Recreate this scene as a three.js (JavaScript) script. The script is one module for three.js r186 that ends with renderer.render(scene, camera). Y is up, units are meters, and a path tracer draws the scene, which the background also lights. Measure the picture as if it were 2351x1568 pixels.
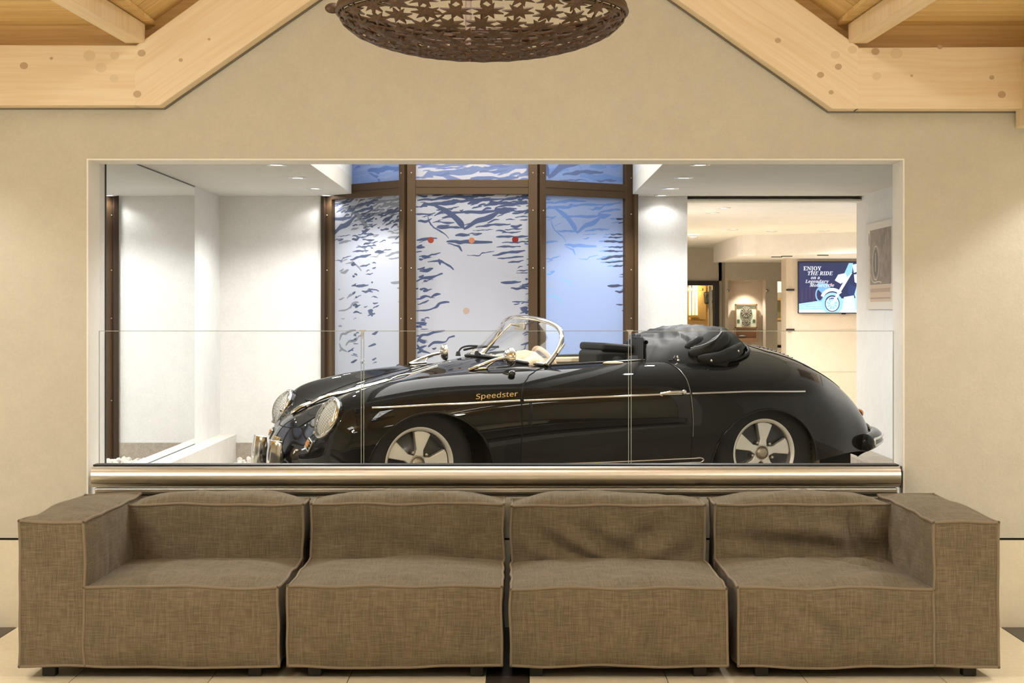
import * as THREE from 'three';
import { RoundedBoxGeometry } from 'three/addons/geometries/RoundedBoxGeometry.js';
import { mergeGeometries, mergeVertices, toCreasedNormals } from 'three/addons/utils/BufferGeometryUtils.js';
import { RectAreaLightUniformsLib } from 'three/addons/lights/RectAreaLightUniformsLib.js';
import { ImprovedNoise } from 'three/addons/math/ImprovedNoise.js';
import { FontLoader } from 'three/addons/loaders/FontLoader.js';
import { TextGeometry } from 'three/addons/geometries/TextGeometry.js';

// ------------------------------------------------------------------ camera, sky, exposure, large lights
const scene = new THREE.Scene();
const W = 2351, H = 1568, FOCAL = 4000, PX = 1185, PY = 715;      // lens shift: horizon above the middle of the frame
const camera = new THREE.PerspectiveCamera(2 * Math.atan(H / 2 / FOCAL) * 180 / Math.PI, W / H, 0.1, 200);
camera.position.set(0, 1.6, 0);
camera.setViewOffset(W, H, W / 2 - PX, H / 2 - PY, W, H);
camera.lookAt(0, 1.6, -10);
camera.updateProjectionMatrix();
const renderer = new THREE.WebGLRenderer();
renderer.toneMapping = THREE.LinearToneMapping;
renderer.toneMappingExposure = 1.0;
renderer.shadowMap.enabled = true;
scene.background = new THREE.Color().setRGB(0.30, 0.55, 1.15);    // blue dusk outside the bay window
RectAreaLightUniformsLib.init();
const WARM = [1.0, 0.975, 0.93], NEUTRAL = [1.0, 0.99, 0.975];
const LOUNGE = 6.1, SIDE = 13, BEHIND = 5, GLOBE = 10.5, RIDGE = 7, NICHE = 5.2, WELL = 2.5, FAR = 5.6;   // lamp levels

// ------------------------------------------------------------------ helpers
const rgb = (r, g, b) => new THREE.Color().setRGB(r, g, b);
function rng(seed) { let a = seed >>> 0; return () => { a = (a + 0x6D2B79F5) >>> 0; let t = a; t = Math.imul(t ^ (t >>> 15), t | 1); t ^= t + Math.imul(t ^ (t >>> 7), t | 61); return ((t ^ (t >>> 14)) >>> 0) / 4294967296; }; }
const perlin = new ImprovedNoise();
const noise = (x, y = 0, z = 0) => perlin.noise(x, y, z);
const used = {};
function numbered(name) { const n = used[name] = (used[name] ?? -1) + 1; return n ? name + '_' + String(n).padStart(3, '0') : name; }
function obj(name, geo, mat, parent = scene) {
  if (Array.isArray(geo)) geo = mergeAll(geo);
  const m = new THREE.Mesh(geo, mat);
  m.name = parent === scene ? numbered(name) : name;
  m.castShadow = m.receiveShadow = true;
  parent.add(m);
  return m;
}
function mergeAll(list) {
  const gs = list.map((g) => { const h = g.index ? g.toNonIndexed() : g.clone(); for (const k of Object.keys(h.attributes)) if (!['position', 'normal', 'uv'].includes(k)) h.deleteAttribute(k); if (!h.attributes.uv) h.setAttribute('uv', new THREE.BufferAttribute(new Float32Array(h.attributes.position.count * 2), 2)); return h; });
  return mergeGeometries(gs);
}
function tag(o, label, category, group) { Object.assign(o.userData, { label, category }); if (group) o.userData.group = group; return o; }
function struct(o, label, category = 'structure') { Object.assign(o.userData, { kind: 'structure', label, category }); return o; }
function thing(name, label, category, pos = [0, 0, 0], turn = 0, group) {
  const g = new THREE.Group(); g.name = numbered(name); g.position.set(...pos); g.rotation.y = turn; scene.add(g);
  return tag(g, label, category, group);
}
// uv in metres by the dominant direction of each face
function metreUV(g, ox = 0, oy = 0, turn = false) {
  g = g.index ? g.toNonIndexed() : g;
  const p = g.attributes.position, n = g.attributes.normal, uv = new Float32Array(p.count * 2);
  for (let i = 0; i < p.count; i += 3) {
    let ax = 0, ay = 0, az = 0;
    for (let k = 0; k < 3; k++) { ax += Math.abs(n.getX(i + k)); ay += Math.abs(n.getY(i + k)); az += Math.abs(n.getZ(i + k)); }
    for (let k = 0; k < 3; k++) {
      const x = p.getX(i + k), y = p.getY(i + k), z = p.getZ(i + k);
      let a, b;
      if (az >= ax && az >= ay) { a = x; b = y; } else if (ay >= ax) { a = x; b = z; } else { a = z; b = y; }
      if (turn) [a, b] = [b, a];
      uv[(i + k) * 2] = a + ox; uv[(i + k) * 2 + 1] = b + oy;
    }
  }
  g.setAttribute('uv', new THREE.BufferAttribute(uv, 2));
  return g;
}
const box = (x0, x1, y0, y1, z0, z1) => metreUV(new THREE.BoxGeometry(Math.abs(x1 - x0), Math.abs(y1 - y0), Math.abs(z1 - z0)).translate((x0 + x1) / 2, (y0 + y1) / 2, (z0 + z1) / 2));
const rbox = (w, h, d, r = 0.004, seg = 2) => metreUV(new RoundedBoxGeometry(w, h, d, seg, Math.min(r, w / 2.01, h / 2.01, d / 2.01)));
const V = (x, y, z) => new THREE.Vector3(x, y, z);
const tube = (pts, r, n = 40, radial = 8, closed = false) => new THREE.TubeGeometry(new THREE.CatmullRomCurve3(pts.map((p) => p.isVector3 ? p : V(...p)), closed, 'centripetal'), n, r, radial, closed);
function rod(a, b, r0, r1 = r0, radial = 12) {
  const A = V(...a), B = V(...b), g = new THREE.CylinderGeometry(r1, r0, A.distanceTo(B), radial);
  g.applyQuaternion(new THREE.Quaternion().setFromUnitVectors(V(0, 1, 0), B.clone().sub(A).normalize()));
  const m = A.add(B).multiplyScalar(0.5);
  return g.translate(m.x, m.y, m.z);
}
const lathe = (pts, seg = 48) => new THREE.LatheGeometry(pts.map((p) => new THREE.Vector2(...p)), seg);
function extrude(pts, depth, bevel = 0) {
  const s = new THREE.Shape(pts.map((p) => new THREE.Vector2(...p)));
  return new THREE.ExtrudeGeometry(s, { depth, bevelEnabled: bevel > 0, bevelThickness: bevel, bevelSize: bevel, bevelSegments: 2, curveSegments: 12 });
}
function grid(nu, nv, fn, closeU = false) {   // fn(a, b) with a, b in 0..1 gives [x, y, z]; smooth normals, uv in metres along the surface
  const pos = [], uv = [], idx = [];
  for (let i = 0; i <= nu; i++) for (let j = 0; j <= nv; j++) { const p = fn(i / nu, j / nv); pos.push(p[0], p[1], p[2]); uv.push(p[3] ?? i / nu, p[4] ?? j / nv); }
  for (let i = 0; i < nu; i++) for (let j = 0; j < nv; j++) { const a = i * (nv + 1) + j, b = a + nv + 1; idx.push(a, b, a + 1, b, b + 1, a + 1); }
  const g = new THREE.BufferGeometry();
  g.setAttribute('position', new THREE.Float32BufferAttribute(pos, 3)); g.setAttribute('uv', new THREE.Float32BufferAttribute(uv, 2)); g.setIndex(idx);
  g.computeVertexNormals();
  return g;
}

// ------------------------------------------------------------------ textures and materials
function dataTex(n, fn, srgb = true, metres = 1) {
  const d = new Uint8Array(n * n * 4);
  for (let y = 0; y < n; y++) for (let x = 0; x < n; x++) { const c = fn(x / n, y / n, x, y), o = (y * n + x) * 4; d[o] = Math.max(0, Math.min(255, c[0] * 255)); d[o + 1] = Math.max(0, Math.min(255, c[1] * 255)); d[o + 2] = Math.max(0, Math.min(255, c[2] * 255)); d[o + 3] = 255; }
  const t = new THREE.DataTexture(d, n, n);
  t.wrapS = t.wrapT = THREE.RepeatWrapping; t.magFilter = THREE.LinearFilter; t.minFilter = THREE.LinearMipmapLinearFilter; t.generateMipmaps = true;
  if (srgb) t.colorSpace = THREE.SRGBColorSpace;
  t.repeat.set(1 / metres, 1 / metres); t.needsUpdate = true;
  return t;
}
// seamless value noise on a period
function tileNoise(seed) {
  const r = rng(seed), tab = new Float32Array(4096); for (let i = 0; i < 4096; i++) tab[i] = r();
  const h = (x, y) => tab[((x * 131 + y * 1031) % 4096 + 4096) % 4096];
  return (x, y, px, py) => { const a = x * px, b = y * py, i = Math.floor(a), j = Math.floor(b), f = a - i, g = b - j, s = f * f * (3 - 2 * f), t = g * g * (3 - 2 * g), I = i % px, J = j % py, I1 = (i + 1) % px, J1 = (j + 1) % py; return (h(I, J) * (1 - s) + h(I1, J) * s) * (1 - t) + (h(I, J1) * (1 - s) + h(I1, J1) * s) * t; };
}
const mix = (a, b, t) => a.map((v, i) => v + (b[i] - v) * t);
const std = (o) => new THREE.MeshStandardMaterial(o), phys = (o) => new THREE.MeshPhysicalMaterial(o);

const n1 = tileNoise(1), n2 = tileNoise(2), n3 = tileNoise(3);
const plasterMap = (base, amt = 0.05, metres = 1.7) => dataTex(512, (x, y) => { const v = (n1(x, y, 6, 6) - 0.5) * 0.35 + (n2(x, y, 30, 30) - 0.5) * 0.3 + (n3(x, y, 170, 170) - 0.5) * 0.4; return base.map((c) => c * (1 + amt * v * 2)); }, true, metres);
const plasterBump = dataTex(512, (x, y) => { const v = n1(x, y, 60, 60) * 0.5 + n2(x, y, 200, 200) * 0.5; return [v, v, v]; }, false, 0.6);
const M = {};
M.wall = std({ map: plasterMap([0.80, 0.782, 0.715], 0.03), roughness: 0.9, bumpMap: plasterBump, bumpScale: 0.0006 });
M.panel = std({ map: plasterMap([0.90, 0.865, 0.77], 0.03), roughness: 0.7 });
M.white = std({ map: plasterMap([0.90, 0.895, 0.88], 0.03), roughness: 0.9, bumpMap: plasterBump, bumpScale: 0.0005 });
M.soffit = std({ map: plasterMap([0.86, 0.85, 0.81], 0.03), roughness: 0.9 });
M.jamb = std({ map: plasterMap([0.96, 0.945, 0.905], 0.02), roughness: 0.6 });
M.beige = std({ map: plasterMap([0.82, 0.775, 0.70], 0.04), roughness: 0.85 });
M.cream = std({ map: plasterMap([0.92, 0.895, 0.86], 0.03), roughness: 0.85 });
M.concrete = std({ map: plasterMap([0.66, 0.62, 0.56], 0.16, 0.8), roughness: 0.95, bumpMap: plasterBump, bumpScale: 0.002 });
M.kerb = std({ map: plasterMap([0.86, 0.84, 0.80], 0.05), roughness: 0.9 });
M.groove = std({ color: rgb(0.03, 0.028, 0.02), roughness: 0.9 });
function woodMap(light, dark, seed, metres = 1) {      // grain along u
  const a = tileNoise(seed), b = tileNoise(seed + 1), c = tileNoise(seed + 2);
  return dataTex(1024, (x, y) => { const w = y + 0.012 * (a(x, y, 3, 3) - 0.5) * 2; const g = a(x, ((w % 1) + 1) % 1, 3, 90) * 0.45 + b(x, y, 8, 400) * 0.3 + c(x, y, 2, 14) * 0.45; const t = Math.max(0, Math.min(1, (g - 0.35) * 1.5)); return mix(light, dark, t); }, true, metres);
}
const beamTex = woodMap([0.97, 0.905, 0.78], [0.935, 0.835, 0.68], 20, 1.0);
M.beam = std({ map: beamTex, roughness: 0.6 });
M.planks = [0, 1, 2].map((k) => std({ map: woodMap([0.93 - k * 0.02, 0.82 - k * 0.03, 0.58 - k * 0.03], [0.86 - k * 0.03, 0.70 - k * 0.03, 0.44 - k * 0.02], 30 + k * 3, 1.0), roughness: 0.6 }));
M.knot = std({ color: rgb(0.58, 0.44, 0.27), roughness: 0.8 });
M.plug = std({ color: rgb(0.80, 0.66, 0.44), roughness: 0.7 });
M.trimGrey = std({ color: rgb(0.20, 0.18, 0.15), roughness: 0.8 });
M.rail = phys({ color: rgb(0.72, 0.69, 0.62), metalness: 1, roughness: 0.33, anisotropy: 0.6 });
M.railDark = std({ color: rgb(0.015, 0.013, 0.012), roughness: 0.5 });
M.glass = phys({ color: rgb(0.99, 1.0, 0.99), transmission: 1, thickness: 0, roughness: 0.0, ior: 1.5 });
M.clearGlass = phys({ color: rgb(0.99, 1.0, 0.99), transmission: 1, thickness: 0, roughness: 0.0, ior: 1.5, specularIntensity: 0.3 });
M.glassEdge = phys({ color: rgb(0.42, 0.47, 0.44), roughness: 0.25, clearcoat: 1 });
M.mirror = std({ color: rgb(0.93, 0.95, 0.96), metalness: 1, roughness: 0.0 });
// woven linen, threads in both directions with slubs
const linen = (() => {
  const N = 1024, r = rng(77), wx = [], wy = [];
  for (let i = 0; i < 256; i++) { wx.push(r()); wy.push(r()); }
  const s1 = tileNoise(51), s2 = tileNoise(52), s3 = tileNoise(53);
  const T = 400, wr = (a, i) => a[i % 256];
  const val = (x, y) => {
    const i = Math.floor(x * T), j = Math.floor(y * T), fx = x * T - i, fy = y * T - j;
    const over = (i + j) % 2 === 0, hx = Math.sin(Math.PI * fx), hy = Math.sin(Math.PI * fy);
    const warp = 0.30 + 0.40 * s1(x, y, T, 22) + 0.12 * wr(wx, i), weft = 0.30 + 0.40 * s2(x, y, 22, T) + 0.12 * wr(wy, j);
    const tone = over ? warp : weft, relief = over ? 0.55 + 0.45 * hx : 0.55 + 0.45 * hy;
    return [tone + (s3(x, y, 7, 7) - 0.5) * 0.06 + (s3(x, y, 31, 31) - 0.5) * 0.04, relief, over ? s1(x, y, T, 16) : s2(x, y, 16, T)];
  };
  const col = dataTex(N, (x, y) => { const [t, rel, h] = val(x, y); const k = 0.34 + 0.92 * t * (0.5 + 0.5 * rel); const base = mix([0.515, 0.45, 0.36], [0.475, 0.435, 0.335], h); return base.map((c) => c * k * 1.05); }, true, 0.8);
  const bump = dataTex(N, (x, y) => { const v = val(x, y)[1]; return [v, v, v]; }, false, 0.8);
  return { col, bump };
})();
M.linen = phys({ map: linen.col, bumpMap: linen.bump, bumpScale: 0.0012, roughness: 0.95, sheen: 0.25, sheenRoughness: 0.6, sheenColor: rgb(0.5, 0.42, 0.3) });
M.piping = phys({ color: rgb(0.215, 0.168, 0.11), bumpMap: linen.bump, bumpScale: 0.001, roughness: 0.95, sheen: 0.4, sheenRoughness: 0.5, sheenColor: rgb(0.6, 0.5, 0.36) });
M.foot = std({ color: rgb(0.02, 0.018, 0.015), roughness: 0.6 });
const tileTex = dataTex(512, (x, y) => { const v = (n1(x, y, 5, 5) - 0.5) * 0.05 + (n2(x, y, 60, 60) - 0.5) * 0.03 + (n3(x, y, 220, 220) - 0.5) * 0.03; return [0.90 + v, 0.85 + v, 0.735 + v]; }, true, 1.1);
M.tiles = [1, 0.985, 0.97].map((k) => std({ map: tileTex, color: rgb(k, k, k), roughness: 0.42 }));
M.tileDark = std({ map: dataTex(256, (x, y) => { const v = (n1(x, y, 40, 40) - 0.5) * 0.08; return [0.27 + v, 0.24 + v, 0.21 + v]; }, true, 0.6), roughness: 0.4 });
M.grout = std({ color: rgb(0.40, 0.34, 0.24), roughness: 0.95 });
M.bronze = std({ color: rgb(0.10, 0.060, 0.030), metalness: 0.35, roughness: 0.38 });
M.bronzeDark = std({ color: rgb(0.05, 0.028, 0.016), metalness: 0.3, roughness: 0.45 });
M.screw = std({ color: rgb(0.75, 0.68, 0.55), metalness: 1, roughness: 0.35 });
M.lampEmit = (c, k) => std({ color: rgb(0.9, 0.9, 0.9), emissive: rgb(...c), emissiveIntensity: k, roughness: 0.5 });
M.lampRing = std({ color: rgb(0.7, 0.69, 0.66), metalness: 0.8, roughness: 0.35 });
M.shade = std({ map: dataTex(256, (x, y) => { const v = n1(x, y, 9, 9), w = n2(x, y, 40, 40); return mix(mix([0.34, 0.265, 0.205], [0.40, 0.295, 0.195], v), [0.25, 0.205, 0.17], w * 0.7); }, true, 0.3), metalness: 0.45, roughness: 0.5 });

// ------------------------------------------------------------------ levels of the place (metres, camera at z = 0 looking along -z)
const ZW = -8.83, ZWI = -9.07, ZB = -12.75, XL = -2.168, XR = 1.96, XNR = 2.53, YC = 2.444, YTOP = 2.366, FLOORN = 0.46;

// ------------------------------------------------------------------ lounge: walls, floor, roof
{
  // front wall with the gable and the opening into the showcase
  const s = new THREE.Shape([[-5.6, 0.452], [5.6, 0.452], [5.6, 3.3], [1.9, 3.3], [-0.1, 4.7], [-2.1, 3.3], [-5.6, 3.3]].map((p) => new THREE.Vector2(...p)));
  s.holes.push(new THREE.Path([[XL - 0.008, 0.66], [XL - 0.008, YTOP + 0.008], [XR + 0.008, YTOP + 0.008], [XR + 0.008, 0.66]].map((p) => new THREE.Vector2(...p))));
  const wall = obj('wall_front', metreUV(new THREE.ExtrudeGeometry(s, { depth: ZW - ZWI, bevelEnabled: false }).translate(0, 0, ZWI)), M.wall);
  struct(wall, 'beige plaster gable wall around the showcase opening', 'wall');
  obj('wall_joint', box(-5.6, 5.6, 0.438, 0.454, ZWI, ZW - 0.02), M.groove, wall);
  for (const [a, b] of [[-5.6, XL], [XL, XR], [XR, 5.6]]) obj('wall_panel', box(a + 0.002, b - 0.002, -0.02, 0.44, ZWI, ZW), M.panel, wall);
  const reveal = obj('trim_1', box(XL - 0.008, XL, 0.66, YTOP, ZWI, ZW + 0.004), M.jamb); struct(reveal, 'off-white reveal lining the showcase opening', 'trim');
  obj('reveal', box(XR, XR + 0.008, 0.66, YTOP, ZWI, ZW + 0.004), M.jamb, reveal);
  obj('reveal', box(XL - 0.008, XR + 0.008, YTOP, YTOP + 0.008, ZWI, ZW + 0.004), M.jamb, reveal);
  for (const [n, x0, x1, z0, z1] of [['wall_left', -5.8, -5.6, ZW, 4], ['wall_right', 5.6, 5.8, ZW, 4], ['wall_back', -5.8, 5.8, 4, 4.2]])
    struct(obj(n, box(x0, x1, 0, 4.7, z0, z1), M.wall), n === 'wall_back' ? 'beige plaster wall of the lounge facing the showcase' : `beige plaster side wall of the lounge, ${n === 'wall_left' ? 'beside the nose of the car' : 'beside the tail of the car'}`, 'wall');

  // floor: cream tiles with dark bands
  const floor = obj('floor', box(-5.8, 5.8, -0.2, -0.012, 4.2, ZWI), M.grout); struct(floor, 'cream tiled floor crossed by dark bands', 'floor');
  const r = rng(5), cols = [];
  for (let b = -2; b <= 2; b++) { const x = -0.13 + b * 2.587; cols.push([x, x + 0.187, true]); for (let k = 0; k < 4; k++) cols.push([x + 0.187 + k * 0.6, x + 0.787 + k * 0.6, false]); }
  for (const [a, b, dark] of cols) {
    if (a < -5.6 || b > 5.6) continue;
    for (let k = 0; k < 5; k++) { const z0 = ZW + 0.002 + k * 0.6; obj('tile', metreUV(new RoundedBoxGeometry(b - a - 0.004, 0.012, 0.596, 1, 0.0015).translate((a + b) / 2, -0.006, z0 + 0.298), r() * 9, r() * 9), dark ? M.tileDark : M.tiles[Math.floor(r() * 3)], floor); }
    obj('floor_field', box(a + 0.002, b - 0.002, -0.012, 0, ZW + 3.002, 4), dark ? M.tileDark : M.tiles[0], floor);
  }

  // timber roof: flat boarded wings, a boarded gable between them, beams along the wall
  const YR = 3.04, RX = [-1.86, 1.66], RID = [-0.10, 3.04 + 1.76 * 0.70];
  const ceiling = obj('ceiling', [box(-5.8, RX[0] - 0.01, YR + 0.03, YR + 0.2, ZW, 4.2), box(RX[1] + 0.01, 5.8, YR + 0.03, YR + 0.2, ZW, 4.2)], M.planks[2]);
  struct(ceiling, 'pale boarded timber ceiling with a gable over the lounge', 'ceiling');
  const slope = (s) => { const e = s < 0 ? RX[0] : RX[1], L = Math.hypot(RID[0] - e, RID[1] - YR), a = Math.atan2(RID[1] - YR, RID[0] - e); return { e, L, a }; };
  for (const s of [-1, 1]) {
    const { e, L, a } = slope(s);
    obj('roof_slope', metreUV(new THREE.BoxGeometry(L + 0.1, 0.12, 4.2 - ZW).translate(L / 2, s < 0 ? 0.09 : -0.09, 0).rotateZ(a).translate(e, YR, (4.2 + ZW) / 2)), M.planks[2], ceiling);
    for (let k = 0; k < 28; k++) {
      const z = ZW + 0.03 + k * 0.14 + 0.07, m = M.planks[Math.floor(r() * 3)];
      const x0 = s < 0 ? -5.6 : e - 0.04, x1 = s < 0 ? e + 0.04 : 5.6;
      obj('plank', metreUV(new THREE.BoxGeometry(x1 - x0, 0.022, 0.135).translate((x0 + x1) / 2, YR + 0.014, z), r() * 5, r() * 5), m, ceiling);
      const g = new THREE.BoxGeometry(L, 0.022, 0.135).translate(L / 2, s < 0 ? 0.014 : -0.014, 0);
      const q = metreUV(g, r() * 5, r() * 5).rotateZ(a).translate(e, YR, z);
      obj('plank', q, M.planks[Math.floor(r() * 3)], ceiling);
    }
    // plain boarding beyond the built planks
    obj('boarding', s < 0 ? box(-5.6, e + 0.04, YR + 0.003, YR + 0.025, ZW + 3.96, 4) : box(e - 0.04, 5.6, YR + 0.003, YR + 0.025, ZW + 3.96, 4), M.planks[0], ceiling);
    obj('boarding', metreUV(new THREE.BoxGeometry(L, 0.022, 4 - ZW - 3.96).translate(L / 2, s < 0 ? 0.014 : -0.014, 0).rotateZ(a).translate(e, YR, (4 + ZW + 3.96) / 2)), M.planks[0], ceiling);
  }
  const BF = ZW + 0.13;
  const beamGeo = (pts, uvTurn) => { const g = extrude(pts, BF - ZW - 0.008, 0.004).translate(0, 0, ZW + 0.004); return metreUV(g); };
  const along = (pts, ang, ox) => {            // grain follows the beam
    const c = Math.cos(-ang), sn = Math.sin(-ang), g = metreUV(extrude(pts.map(([x, y]) => [x * c - y * sn, x * sn + y * c]), BF - ZW - 0.008, 0.004).translate(0, 0, ZW + 0.004), ox, ox * 0.37);
    return g.rotateZ(ang);
  };
  const L = { k: [-1.783, 2.633], j: -1.903, top: 2.938, up: 0.72, lo: 0.695 }, R = { k: [1.581, 2.616], j: 1.707, top: 2.916, up: -0.73, lo: -0.705 };
  const horizontals = [[[[-5.6, L.k[1]], [L.j, L.k[1]], [L.j, 2.925], [-5.6, L.top]], 1.3], [[[R.j, R.k[1]], [5.6, R.k[1]], [5.6, 2.935], [R.j, 2.914]], 4.1]];
  const knots = [[[-2.458, 2.827, 8], [-2.321, 2.864, 3], [-2.131, 2.877, 12], [-2.005, 2.877, 9], [-2.073, 2.818, 11], [-2.008, 2.764, 9]], [[1.801, 2.775, 9], [2.116, 2.92, 5], [2.375, 2.768, 5], [2.425, 2.683, 8], [1.899, 2.888, 12], [1.794, 2.898, 8], [1.975, 2.777, 3]]];
  const dknots = [[[-1.892, 2.685, 8], [-1.87, 2.89, 8], [-1.675, 2.855, 4], [-1.533, 2.959, 3]], [[1.307, 2.953, 6], [1.52, 2.781, 7], [1.573, 2.694, 5], [1.594, 2.881, 9], [1.679, 2.907, 9], [1.609, 2.822, 7]]];
  horizontals.forEach(([pts, ox], i) => {
    const b = obj('trim_' + (2 + i), along(pts, 0, ox), M.beam); struct(b, i ? 'level pale timber beam on the wall above the tail of the car' : 'level pale timber beam on the wall above the nose of the car', 'beam');
    for (const [x, y, q] of knots[i]) obj('knot', new THREE.CylinderGeometry(q * 0.0022, q * 0.0022, 0.003, 14).rotateX(Math.PI / 2).scale(1.15, 1, 1).translate(x, y, BF), q > 8 ? M.plug : M.knot, b);
  });
  const ridgeX = -0.1;
  const diag = (S) => [[S.j, S.k[1]], [S.k[0], S.k[1]], [ridgeX, S.k[1] + (ridgeX - S.k[0]) * S.lo], [ridgeX, 2.92 + (ridgeX - S.j) * S.up], [S.j, 2.92]];
  [L, R].forEach((S, i) => {
    let pts = diag(S); if (i) pts = pts.slice().reverse();
    const b = obj('trim_' + (4 + i), along(pts, Math.atan(S.lo), 2.2 + i), M.beam); struct(b, i ? 'sloping pale timber beam of the gable above the tail of the car' : 'sloping pale timber beam of the gable above the nose of the car', 'beam');
    for (const [x, y, q] of dknots[i]) obj('knot', new THREE.CylinderGeometry(q * 0.0022, q * 0.0022, 0.003, 14).rotateX(Math.PI / 2).scale(1.15, 1, 1).translate(x, y, BF), q > 8 ? M.plug : M.knot, b);
    // grey sealing strip where beams meet the wall, fascia boards between beams and ceiling
    const sgn = i ? 1 : -1, o = 0.016;
    const strip = [[S.k[0], S.k[1]], [ridgeX, S.k[1] + (ridgeX - S.k[0]) * S.lo], [ridgeX, S.k[1] + (ridgeX - S.k[0]) * S.lo - 0.015], [S.k[0] - sgn * 0.005, S.k[1] - 0.011], [sgn * 5.6, S.k[1] - 0.011], [sgn * 5.6, S.k[1]]];
    obj('sealing_strip', extrude(i ? strip.slice().reverse() : strip, 0.02).translate(0, 0, ZW + 0.001), M.trimGrey, b);
    const fas = [[sgn * 5.6, 2.90], [S.j, 2.90], [ridgeX, 2.90 + (ridgeX - S.j) * S.up], [ridgeX, 4.3], [sgn < 0 ? -1.87 : 1.67, 3.05], [sgn * 5.6, 3.05]];
    obj('fascia_board', metreUV(extrude(i ? fas.slice().reverse() : fas, 0.03).translate(0, 0, ZW + 0.003)), M.planks[2], b);
    // rafter that runs out over the room from the bend of the beams
    const x = i ? 1.71 : -1.905, raf = obj('trim_' + (6 + i), metreUV(new RoundedBoxGeometry(0.10, 0.10, 4.6, 2, 0.008).translate(0, 0, 2.3), 0.4, 0.9, true).rotateY(i ? 0.045 : -0.045).translate(x, 2.99, BF - 0.02), M.beam);
    struct(raf, i ? 'pale rafter running out over the lounge from the right bend of the beams' : 'pale rafter running out over the lounge from the left bend of the beams', 'rafter');
  });
  struct(obj('trim_8', metreUV(new RoundedBoxGeometry(0.2, 0.32, 5, 2, 0.006).translate(2.625, 2.685, ZW + 2.52), 0, 0, true), M.beam), 'pale timber beam end under the level beam by the right wall', 'beam');
}

// ------------------------------------------------------------------ lounge lamps (outside the frame): ceiling panels, downlights at the sides
function areaLamp(name, label, x, y, z, w, d, color, level, glow, group) {
  const t = thing(name, label, 'ceiling light', [x, y, z], 0, group);
  obj('housing', box(-w / 2 - 0.03, w / 2 + 0.03, 0, 0.03, -d / 2 - 0.03, d / 2 + 0.03), M.lampRing, t);
  obj('diffuser', box(-w / 2, w / 2, -0.006, 0, -d / 2, d / 2), M.lampEmit(color, glow), t);
  const l = new THREE.RectAreaLight(rgb(...color), level, w, d);
  l.position.set(0, -0.012, 0); l.lookAt(V(0, -5, 0)); l.rotation.set(-Math.PI / 2, 0, 0); t.add(l);
  return t;
}
for (const x of [-3.4, 3.3]) areaLamp('ceiling_panel', 'square light panel in the boarded ceiling of the lounge', x, 3.01, -4.6, 1.3, 1.3, WARM, LOUNGE, 4, 'ceiling panels of the lounge');
for (const x of [-3.4, 3.3]) areaLamp('ceiling_panel', 'square light panel in the boarded ceiling behind the seats', x, 3.01, 0.6, 1.3, 1.3, WARM, BEHIND, 4, 'ceiling panels behind the seats');
areaLamp('ceiling_panel', 'long light panel along the ridge of the boarded gable', -0.1, 4.0, -5.4, 0.5, 2.8, WARM, RIDGE, 4);
function downlight(name, label, x, y, z, color, level, half, group, r = 0.045, pen = 0.35, aim = [0, 0]) {
  const t = thing(name, label, 'downlight', [x, y, z], 0, group);
  obj('ring', lathe([[r, 0.004], [r, -0.006], [r * 1.35, -0.006], [r * 1.42, 0]], 32), M.lampRing, t);
  obj('lens', new THREE.CylinderGeometry(r, r, 0.004, 32).translate(0, 0, 0), M.lampEmit(color, 9), t);
  const l = new THREE.SpotLight(rgb(...color), level, 0, half, pen, 2);
  l.position.set(0, -0.012, 0); l.target.position.set(aim[0], -1, aim[1]); t.add(l, l.target);
  l.castShadow = true; l.shadow.radius = 2;
  return t;
}
downlight('downlight', 'round downlight in the boarded ceiling beside the right end of the sofa', 3.55, 3.02, -8.2, WARM, SIDE, 0.98, null, 0.05, 0.12);
downlight('downlight', 'round downlight in the boarded ceiling beside the left end of the sofa', -3.9, 3.02, -8.2, WARM, SIDE, 1.12, null, 0.05, 0.2);

for (const [x, z, s] of [[-2.7, -4.3, 'left'], [2.6, -4.3, 'right']]) {
  const t = thing('globe_pendant', `opal glass globe pendant hanging over the ${s} side of the lounge`, 'pendant lamp', [x, 2.35, z]);
  obj('globe', new THREE.SphereGeometry(0.17, 32, 20), M.lampEmit(WARM, 3), t);
  obj('cord', rod([0, 0.18, 0], [0, 0.66, 0], 0.005), M.bronzeDark, t);
  obj('cap', lathe([[0, 0.21], [0.04, 0.2], [0.06, 0.155]], 24), M.bronzeDark, t);
  for (let k = 0; k < 6; k++) { const d = [[1, 0, 0], [-1, 0, 0], [0, 1, 0], [0, -1, 0], [0, 0, 1], [0, 0, -1]][k], l = new THREE.PointLight(rgb(...WARM), GLOBE / 6, 0, 2); l.position.set(d[0] * 0.2, d[1] * 0.2, d[2] * 0.2); l.shadow.radius = 4; if (d[1] <= 0) t.add(l); }
  const up = new THREE.PointLight(rgb(...WARM), GLOBE / 6, 0, 2); up.position.set(0.07, 0.24, 0.07); up.shadow.radius = 3; t.add(up);
}

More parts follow.
